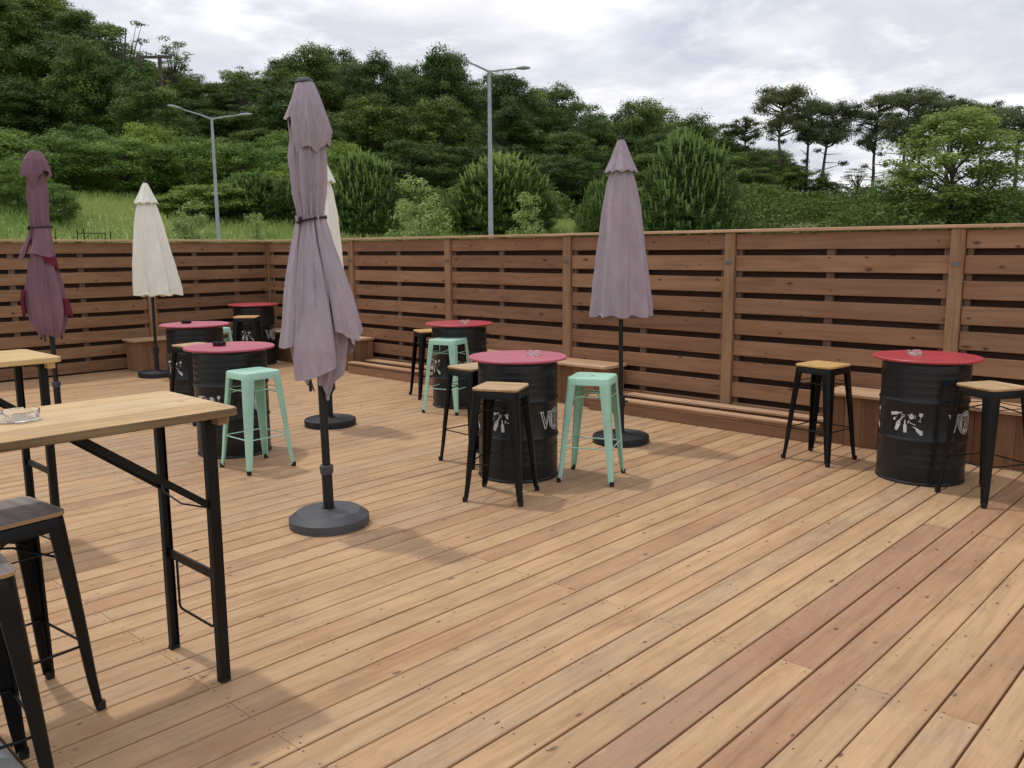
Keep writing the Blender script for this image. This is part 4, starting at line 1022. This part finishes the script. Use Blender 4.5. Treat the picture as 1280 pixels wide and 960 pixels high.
PXT = [(-40, -60), (0, -40), (60, -20), (105, -5), (118, 12), (132, 66), (165, 98), (205, 104), (240, 118), (268, 136), (285, 125), (292, 82), (330, 88), (352, 72), (385, 58), (430, 54), (470, 62), (500, 66), (550, 60), (585, 74), (630, 88), (668, 88), (700, 100), (722, 128), (760, 142), (800, 124), (840, 128), (880, 144), (915, 164), (940, 178), (965, 190)]
def px2az(px): return math.degrees(math.atan((px-640)/1077./math.cos(PITCH)))
cnt = 0
def az2px(az): return 640+1077*math.tan(math.radians(az))
# forest rows: back rows reach the skyline, front rows stand lower in front of them
for key, a0, a1, rows in (('hill', -36, -19.2, ((60, .52, 5.4), (69, .70, 5.8), (78, .86, 6.0), (86, .97, 6.), (94, 1., 6.2))), ('forest', -18.2, 16.8, ((64, .55, 5.4), (72, .74, 5.6), (82, 1., 5.6), (88, .9, 6.), (97, 1., 6.2)))):
    for d, frac, sp in rows:
        az = a0+rnd.uniform(0, 2)
        while az < a1:
            dd = d+rnd.uniform(-3, 3); x, y = polar(az, dd); px = az2px(az)
            for _ in range(3):                                   # where this heading meets the skyline in the view
                py = float(np.interp(px, [a for a, b in PXT], [b for a, b in PXT])); ux, uy, sl = pxray(px, py)
                px += (az-(math.degrees(math.atan2(ux, uy))-AZ0))*19.
            top = H+dd*sl
            z0 = gz(x, y); full = max(4.5, top-z0)
            h = full*(frac+rnd.uniform(-.07, .03)) if frac < 1 else full*rnd.uniform(.93, 1.03)
            h = max(4.2, min(h, 19)); rad = min(max(sp*.66, h*.30), 5.2)*rnd.uniform(.9, 1.12)
            if key == 'hill': tree('hill', x, y, h, rad, 'leafy green tree on the steep wooded hillside at the left', 'tree', 'hillside trees at the left', 'hillside_tree')
            else: tree('forest', x, y, h, rad, 'dark green broadleaf tree in the wood beyond the fence', 'tree', 'dark woodland trees beyond the fence', 'woodland_tree')
            cnt += 1; az += math.degrees(sp/dd)*rnd.uniform(.8, 1.15)
# feathery tree, thin lone tree and edge trees on the skyline
def at_px(px, d, py=200):
    ux, uy, sl = pxray(px, py); return ux*d, uy*d
def top_z(px, y, d): return H+d*pxray(px, y)[2]
def skyl(key, px, ytop, d, rad, label, cat='tree', group=None, i=0, name=None, lift=0.):
    x, y = at_px(px, d, (ytop+260)/2); return tree(key, x, y, top_z(px, ytop, d)-gz(x, y), rad, label, cat, group, name, i, lift=lift)
skyl('airy', 158, -8, 66, 2.5, 'tall feathery tree with see-through crown on the left skyline', i=0, name='feathery_tree', lift=.2)
skyl('airy', 218, 38, 82, 2.0, 'thin lone tree with sparse crown right of the power poles', i=2, name='thin_tree', lift=.1)
skyl('airy', 308, 70, 76, 2.2, 'pointed sparse tree at the left end of the middle wood', i=1, name='edge_tree')
skyl('hill', 190, 101, 56, 2.6, 'leafy tree in front of the foot of the wooden power poles', 'tree', None, 1, 'hillside_tree')
skyl('hill', 150, 70, 61, 2.4, 'leafy tree at the foot of the tall feathery tree', 'tree', None, 2, 'hillside_tree')
skyl('hill', 112, 40, 62, 2.8, 'leafy hillside tree left of the feathery tree', 'tree', None, 3, 'hillside_tree')
# acacia thicket in front of the hill
for row, (d, sp, ytab) in enumerate(((47, 2.9, [(-30, 172), (60, 158), (160, 168), (230, 158), (300, 170), (380, 178), (470, 195)]), (52, 3.3, [(-30, 160), (60, 148), (160, 156), (250, 158), (330, 165), (470, 185)]))):
    az = -33.5
    while az < (-13.2 if row == 0 else -10.5):
        px = az2px(az)-(-az)*.6; x, y = polar(az, d+rnd.uniform(-1, 1)); h = top_z(px, float(np.interp(px, *zip(*ytab))), d)-gz(x, y)
        tree('hedge', x, y, max(2.5, h*rnd.uniform(.90, 1.06)), 2.25*rnd.uniform(.85, 1.1), 'bright green acacia shrub in the thicket behind the meadow', 'shrub', 'acacia thicket behind the meadow', 'acacia_shrub')
        az += math.degrees(sp/d)*rnd.uniform(.85, 1.1)
skyl('hedge', 20, 190, 38, 1.1, 'small bright shrub at the meadow edge, left of the plum parasol top', 'shrub', i=1, name='meadow_shrub')
skyl('hedge', 68, 226, 36, .9, 'low bright shrub behind the neck of the plum parasol', 'shrub', i=2, name='meadow_shrub')

skyl('hedge', 228, 240, 40, 1.7, 'low green shrub at the meadow edge between the cream parasol and the lamp', 'shrub', i=3, name='meadow_shrub')
skyl('hedge', 268, 228, 40, 2.2, 'green shrub around the foot of the shorter lamp pole', 'shrub', i=0, name='meadow_shrub')
skyl('hedge', 380, 200, 44, 1.9, 'green shrub behind the tall mauve parasol', 'shrub', i=1, name='meadow_shrub')
# young pines with upright light shoots
PR_, PH_ = 1.55, 4.6
def pine_bush(seed):
    rs = np.random.RandomState(seed); v = []; rn = []; cv = []; crn = []
    lobes = [(0, 0, 1., 1.)]+[(rs.uniform(.25, .55)*math.cos(a), rs.uniform(.25, .55)*math.sin(a), rs.uniform(.5, .72), rs.uniform(.62, .93)) for a in np.linspace(0, 5.4, 6)+rs.uniform(0, 1)]
    for i in range(2300):
        u = rs.uniform(.02, 1)**.85; th_ = rs.uniform(0, 2*PI); lx, ly, lr, lh = lobes[0 if rs.rand() < .30 else rs.randint(1, 7)]
        R_ = PR_*min(1, .80+.9*u)*(1-u**2.5)**.48*(.90+.10*math.sin(3*th_+seed)+.06*math.sin(7*th_+5*u)); rr_ = R_*rs.uniform(.3, 1)**.4
        rr_ *= lr*(.86 if lr == 1. else 1.); R_ *= lr*(.86 if lr == 1. else 1.); c = np.array([lx*PR_+rr_*math.cos(th_), ly*PR_+rr_*math.sin(th_), u*PH_*.93*lh]); out = np.array([math.cos(th_)*.6, math.sin(th_)*.6, .8])
        k = 18; d = rs.normal(size=(k, 3))*.6+out; d /= np.linalg.norm(d, axis=1)[:, None]
        L = rs.uniform(.12, .24, k)[:, None]; sd_ = np.cross(d, rs.normal(size=(k, 3))); sd_ /= np.linalg.norm(sd_, axis=1)[:, None]; sd_ *= .011
        base = c+rs.normal(size=(k, 3))*.05
        v.append(np.stack([base-sd_, base+sd_, base+d*L+sd_*.5, base+d*L-sd_*.5], 1).reshape(-1, 3)); rn.append(np.clip(rs.normal(.35+.5*(rr_/max(R_, .01)-.7), .2, k), 0, 1))
        if (rr_ > .74*R_ or u > .85) and rs.rand() < .85:
            hL = rs.uniform(.26, .66)*(.45+.65*u); lean = np.array([math.cos(th_)*.16, math.sin(th_)*.16, 1.])+rs.normal(size=3)*.07; cc = rs.uniform(0, 1)
            for q in range(3):
                a = q*PI/3+rs.uniform(0, 1); s_ = np.array([math.cos(a), math.sin(a), 0])*rs.uniform(.020, .032)
                cv.append(np.array([c-s_, c+s_, c+lean*hL+s_*.45, c+lean*hL-s_*.45])); crn.append(cc)
            for q in range(5):      # short young needles clasping the shoot
                b0 = c+lean*hL*rs.uniform(.1, .8); dd = np.array([rs.normal()*.5, rs.normal()*.5, 1.])*.075; s_ = np.array([rs.normal(), rs.normal(), 0])*.009
                cv.append(np.array([b0-s_, b0+s_, b0+dd+s_*.3, b0+dd-s_*.3])); crn.append(cc*.5)
    return quads('young_pine_crown', np.concatenate(v), M['needle'], np.concatenate(rn)), quads('new_shoots', np.concatenate(cv), M['candle'], crn)
PB = [pine_bush(s_) for s_ in (1, 2, 3)]
mb = MB(); mb.tube([(0, 0, 0), (0, 0, .9)], [.05, .01], 8)
for k in range(26):
    a = k*2.4; z = .08+.03*k; mb.tube([(0, 0, z), (.5*math.cos(a)*(1-z), .5*math.sin(a)*(1-z), z+.12)], [.015, .004], 5)
PTR = mb.mesh('pine_trunk', M['bark'])
def ypine(px, ytop, d, rad, label, i):
    x, y = at_px(px, d, 260); h = top_z(px, ytop, d)-gz(x, y)
    t = empty('young_pine', (x, y, gz(x, y)-.05), i*1.7, label, 'young pine', 'bushy young pines beyond the fence')
    for n_, me in zip(('crown', 'new_shoots'), PB[i % 3]):
        c_ = child(n_, me, t); c_.scale = (rad/PR_, rad/PR_, h/PH_)
    k_ = child('trunk', PTR, t); k_.scale = (rad, rad, h); return t
ypine(318, 214, 41, 2.15, 'bushy young pine between the shorter lamp and the tall mauve parasol', 0)
ypine(452, 190, 39, 2.0, 'bushy young pine right of the tall mauve parasol', 1)
ypine(630, 193, 41, 3.05, 'wide bushy young pine behind the taller street lamp', 2)
ypine(750, 224, 37, 1.1, 'small young pine left of the slim mauve parasol', 0)
ypine(856, 168, 34, 2.25, 'largest bushy young pine, right of the slim mauve parasol', 1)
ypine(580, 232, 42, 1.5, 'low young pine left of the lamp pole, between two saplings', 0)
ypine(395, 225, 41, 1.6, 'young pine hidden behind the tall mauve parasol', 2)
# saplings
skyl('sapling', 520, 205, 21, .80, 'light green leafy sapling right of the tall mauve parasol', 'sapling', 'young leafy saplings behind the fence', 0)
skyl('sapling', 661, 228, 21, .50, 'light green sapling just right of the taller lamp pole', 'sapling', 'young leafy saplings behind the fence', 1)
skyl('sapling', 322, 254, 24, .46, 'small light green sapling left of the tall mauve parasol', 'sapling', 'young leafy saplings behind the fence', 2)
skyl('sapling', 240, 240, 27, .66, 'olive green sapling left of the shorter lamp pole', 'sapling', 'young leafy saplings behind the fence', 0)
skyl('sapling', 174, 250, 24, .28, 'small sapling showing beside the cream parasol top', 'sapling', 'young leafy saplings behind the fence', 1)
# large light tree at the right
skyl('broad', 1196, 128, 38, 2.75, 'large airy light green tree above the right end of the fence', 'tree', None, 0, 'leafy_tree')
skyl('broad', 1128, 205, 40, 1.3, 'lower leafy shoots left of the large light green tree', 'tree', None, 1, 'leafy_tree')

# tall old pines
def tall_pine(px, ytop, d, cr, lean, label, seed, cfrac=.36, name='tall_pine', flat=.5):
    rs = np.random.RandomState(seed); pr = random.Random(seed)
    x, y = at_px(px, d, 200); z0 = gz(x, y); h = top_z(px, ytop, d)-z0
    cr *= 1.18; t = empty(name, (x, y, z0-.1), RT, label, 'pine', 'tall bare-trunked pines on the skyline')
    mb = MB(); pts = []; n_ = 9
    for i in range(n_):
        u = i/(n_-1); pts.append((lean*u**1.3*h*.1+pr.uniform(-.08, .08)*(u > 0), pr.uniform(-.1, .1)*(u > 0), u*h*.96))
    mb.tube(pts, [.17*(1-.72*i/(n_-1)) for i in range(n_)], 8)
    cs = []
    top = Vector(pts[-1]); nb = 46
    for k in range(nb):
        u = 1-cfrac*pr.random()**1.2; a = pr.uniform(0, 2*PI); rr_ = cr*pr.uniform(.25, 1.)*(1 if u < .93 else .65)*(.55+.45*math.sin(PI*min(1, (1-u)/cfrac+.35)))
        p = Vector(pts[min(n_-1, int(u*(n_-1)))]); z = u*h
        e = Vector((p.x+rr_*math.cos(a), p.y+rr_*math.sin(a), z+.25*pr.uniform(-.4, 1)))
        mb.tube([(p.x, p.y, z-.5), ((p.x+e.x)/2, (p.y+e.y)/2, z-.25), tuple(e)], [.07, .045, .015], 5); cs.append((e, pr.uniform(.30, .72)*cr/2.2))
    for k in range(7):             # dead stubs and sparse lower limbs
        u = pr.uniform(.3, 1-cfrac); a = pr.uniform(0, 2*PI); p = pts[int(u*(n_-1))]; L = pr.uniform(.5, 1.6)
        e = (p[0]+L*math.cos(a), p[1]+L*math.sin(a), u*h+pr.uniform(-.1, .5)); mb.tube([(p[0], p[1], u*h), e], [.04, .012], 5)
        if pr.random() < .55: cs.append((Vector(e), .38))
    mb.obj('trunk', M['bark'], t)
    cen = []; nr = []; rn = []
    for e, r in cs:
        k = int(330*(r/.7)**1.8)+26; d_ = rs.normal(size=(k, 3)); d_ /= np.linalg.norm(d_, axis=1)[:, None]; q = d_*r*rs.uniform(.1, 1.25, k)[:, None]; q[:, 2] *= flat
        cen.append(np.array(e)+q); nr.append(d_); rn.append(np.clip(rs.normal(.5, .2)+rs.normal(0, .15, k), 0, 1))
    me = leafmesh('pine_crown', np.concatenate(cen), np.concatenate(nr), .085, .40, M['needle_old'], np.concatenate(rn), rs, .5)
    child('crown', me, t)
for i, a in enumerate([(973, 112, 72, 2.75, .15, 'tall pine with a rounded flat crown, leftmost of the bare-trunked pines'),
        (1008, 127, 76, 1.9, .1, 'pine with a narrow crown just right of the leftmost tall pine'),
        (1022, 128, 73, 2.5, 1.5, 'tall pine leaning to the right with its crown spread rightwards'),
        (1092, 122, 75, 2.2, .2, 'slim tall pine left of the densest pine crown'),
        (1130, 115, 72, 2.4, .1, 'tall pine with the densest dark crown, left of the large light green tree'),
        (1148, 120, 76, 1.9, .2, 'pine standing close behind the densest-crowned one'),
        (1185, 125, 74, 2.0, 0, 'tall pine whose crown top shows above the large light green tree'),
        (1226, 130, 76, 2.2, 0, 'tall pine behind the right half of the large light green tree'),
        (1268, 136, 72, 2.6, .5, 'tall pine at the right edge with spreading crown'),
        (930, 150, 78, 1.5, 0, 'slender pine at the right end of the dark wood')]):
    tall_pine(*a, seed=40+i, cfrac=.42 if i in (3, 4, 5) else .34)
for px, yt, d, r_, lb in ((1000, 205, 70, 2.6, 'round dark tree under the leftmost tall pines'), (960, 198, 73, 2.6, 'dark tree at the foot of the leftmost tall pine'), (930, 185, 74, 2.6, 'dark tree at the right end of the wood'), (1036, 226, 72, 1.9, 'dark undergrowth tree beneath the leaning pine'),
        (1070, 205, 76, 1.5, 'small sparse tree between the pine groups'), (1085, 232, 70, 1.5, 'dark low tree in the gap between the pine groups'), (1262, 232, 62, 2.0, 'low dark tree at the right edge of the picture'), (1285, 236, 64, 2., 'dark tree cut by the right edge'), (1105, 245, 68, 1.5, 'dark low tree below the slim tall pine')):
    skyl('airy' if px == 1070 else 'forest', px, yt, d, r_, lb, 'tree', None, None, 'understory_tree')

# undergrowth on the bank, one mass of small leaves
rs = np.random.RandomState(3); n = 150000
az = rs.uniform(11, 36, n); dd = rs.uniform(34, 80, n)
A = np.radians(az); xs = np.sin(A)*dd; ys = np.cos(A)*dd
wx = xs*math.cos(YB)+ys*math.sin(YB); wy = -xs*math.sin(YB)+ys*math.cos(YB)
hh = .25+1.25*np.clip(np.sin(wx*.9)*np.sin(wy*.8+1)+.4*np.sin(wx*2.3+wy*1.7), 0, 1)
wz = terrain(wx, wy)+hh*rs.uniform(.1, 1, n)**.5
me = leafmesh('undergrowth', np.stack([wx, wy, wz], 1), np.zeros((n, 3)), .10, .5, M['leaf_dark'], rs.uniform(0, 1, n)*.8, rs, .8)
o = bpy.data.objects.new('undergrowth', me); C.objects.link(o); tag(o, 'low green undergrowth on the bank under the pines', None, None, 'stuff')
n = 30000; az = rs.uniform(-36, 18, n); dd = rs.uniform(54, 62, n)
A = np.radians(az); xs = np.sin(A)*dd; ys = np.cos(A)*dd
wx = xs*math.cos(YB)+ys*math.sin(YB); wy = -xs*math.sin(YB)+ys*math.cos(YB)
hh = .3+1.9*np.clip(np.sin(wx*.7)*np.sin(wy*.6+1)+.5, 0, 1); wz = terrain(wx, wy)+hh*rs.uniform(.1, 1, n)**.5
me = leafmesh('undergrowth', np.stack([wx, wy, wz], 1), np.zeros((n, 3)), .2, .5, M['leaf_dark'], rs.uniform(0, 1, n)*.8, rs, .8)
o = bpy.data.objects.new('undergrowth', me); C.objects.link(o); tag(o, 'dark brush along the foot of the wood', None, None, 'stuff')
# meadow grass
n = 60000; az = rs.uniform(-37, 10, n); dd = 21+27*rs.uniform(0, 1, n)**.8
A = np.radians(az); xs = np.sin(A)*dd; ys = np.cos(A)*dd
wx = xs*math.cos(YB)+ys*math.sin(YB); wy = -xs*math.sin(YB)+ys*math.cos(YB); wz = terrain(wx, wy)
th_ = rs.uniform(0, 2*PI, n); s_ = np.stack([np.cos(th_), np.sin(th_), np.zeros(n)], 1)*rs.uniform(.012, .035, n)[:, None]
hgt_ = rs.uniform(.12, .38, n); ln_ = rs.normal(size=(n, 2))*.10
c0 = np.stack([wx, wy, wz-.02], 1); c1 = np.stack([wx+ln_[:, 0], wy+ln_[:, 1], wz+hgt_], 1)
patch = np.clip(.5+.5*np.sin(wx*.5)*np.sin(wy*.37+1)+rs.normal(0, .2, n), 0, 1)
me = quads('grass', np.stack([c0-s_, c0+s_, c1+s_*.25, c1-s_*.25], 1).reshape(-1, 3), M['grass'], patch)
o = bpy.data.objects.new('grass', me); C.objects.link(o); tag(o, 'long yellow-green meadow grass beyond the far fence', None, None, 'stuff')

# wooden power poles on the hill
x, y = at_px(188, 60, 90); z0 = gz(x, y)
t = empty('power_pole', (x, y, z0), RT, 'pair of wooden power poles with a crossarm on the wooded hill', 'power pole')
hp = top_z(188, 69, 60)-z0
m_w = M['bark']
for sx in (-.62, .62):
    mb = MB(); mb.tube([(sx, 0, 0), (sx, 0, hp)], [.16, .12], 10); mb.obj('pole', m_w, t)
mb = MB(); mb.beam((-.8, 0, hp-.12), (1.4, 0, hp-.12), .14, .16); ca = mb.obj('crossarm', m_w, t)
for sx in (-.4, .4, 1.2):
    mb = MB(); mb.lathe([(0, 0), (.05, 0), (.06, .08), (.03, .12), (.05, .16), (0, .2)], 10); mb.obj('insulator', M['lamp_grey'], ca, (sx, 0, hp-.04))
# small metal gate and a stake in the meadow
x, y = at_px(116, 30, 290); z0 = gz(x, y)
t = empty('metal_gate', (x, y, z0), RT+.1, 'small black metal gate frame standing in the meadow', 'gate')
zt = top_z(116, 291.5, 30)-z0
for sx, dz in ((-.46, .10), (-.27, .16), (.36, .02), (.52, .06)):
    mb = MB(); mb.tube([(sx, 0, -.1), (sx, 0, zt+dz)], .018, 6); mb.obj('post', M['table_steel'], t)
mb = MB()
for z in (zt, zt-.35): mb.tube([(-.46, 0, z), (.36, 0, z)], .014, 6)
for k in range(9): mb.tube([(-.46+.82*k/8, 0, zt-.35), (-.46+.82*k/8, 0, zt)], .006, 5)
mb.tube([(-.46, 0, zt-.3), (-.1, 0, zt-.05)], .012, 5); mb.obj('gate_frame', M['table_steel'], t)
x, y = at_px(69, 30, 290); z0 = gz(x, y); zt = top_z(69, 287, 30)-z0
t = empty('garden_stake', (x, y, z0), RT, 'thin black tripod stake in the meadow left of the metal gate', 'stake')
mb = MB(); mb.tube([(0, 0, 0), (0, 0, zt)], .012, 6)
for a in (0, 2.1, 4.2): mb.tube([(.16*math.cos(a), .16*math.sin(a), 0), (0, 0, zt-.18)], .010, 6)
mb.obj('tripod', M['table_steel'], t)
print('trees', cnt)
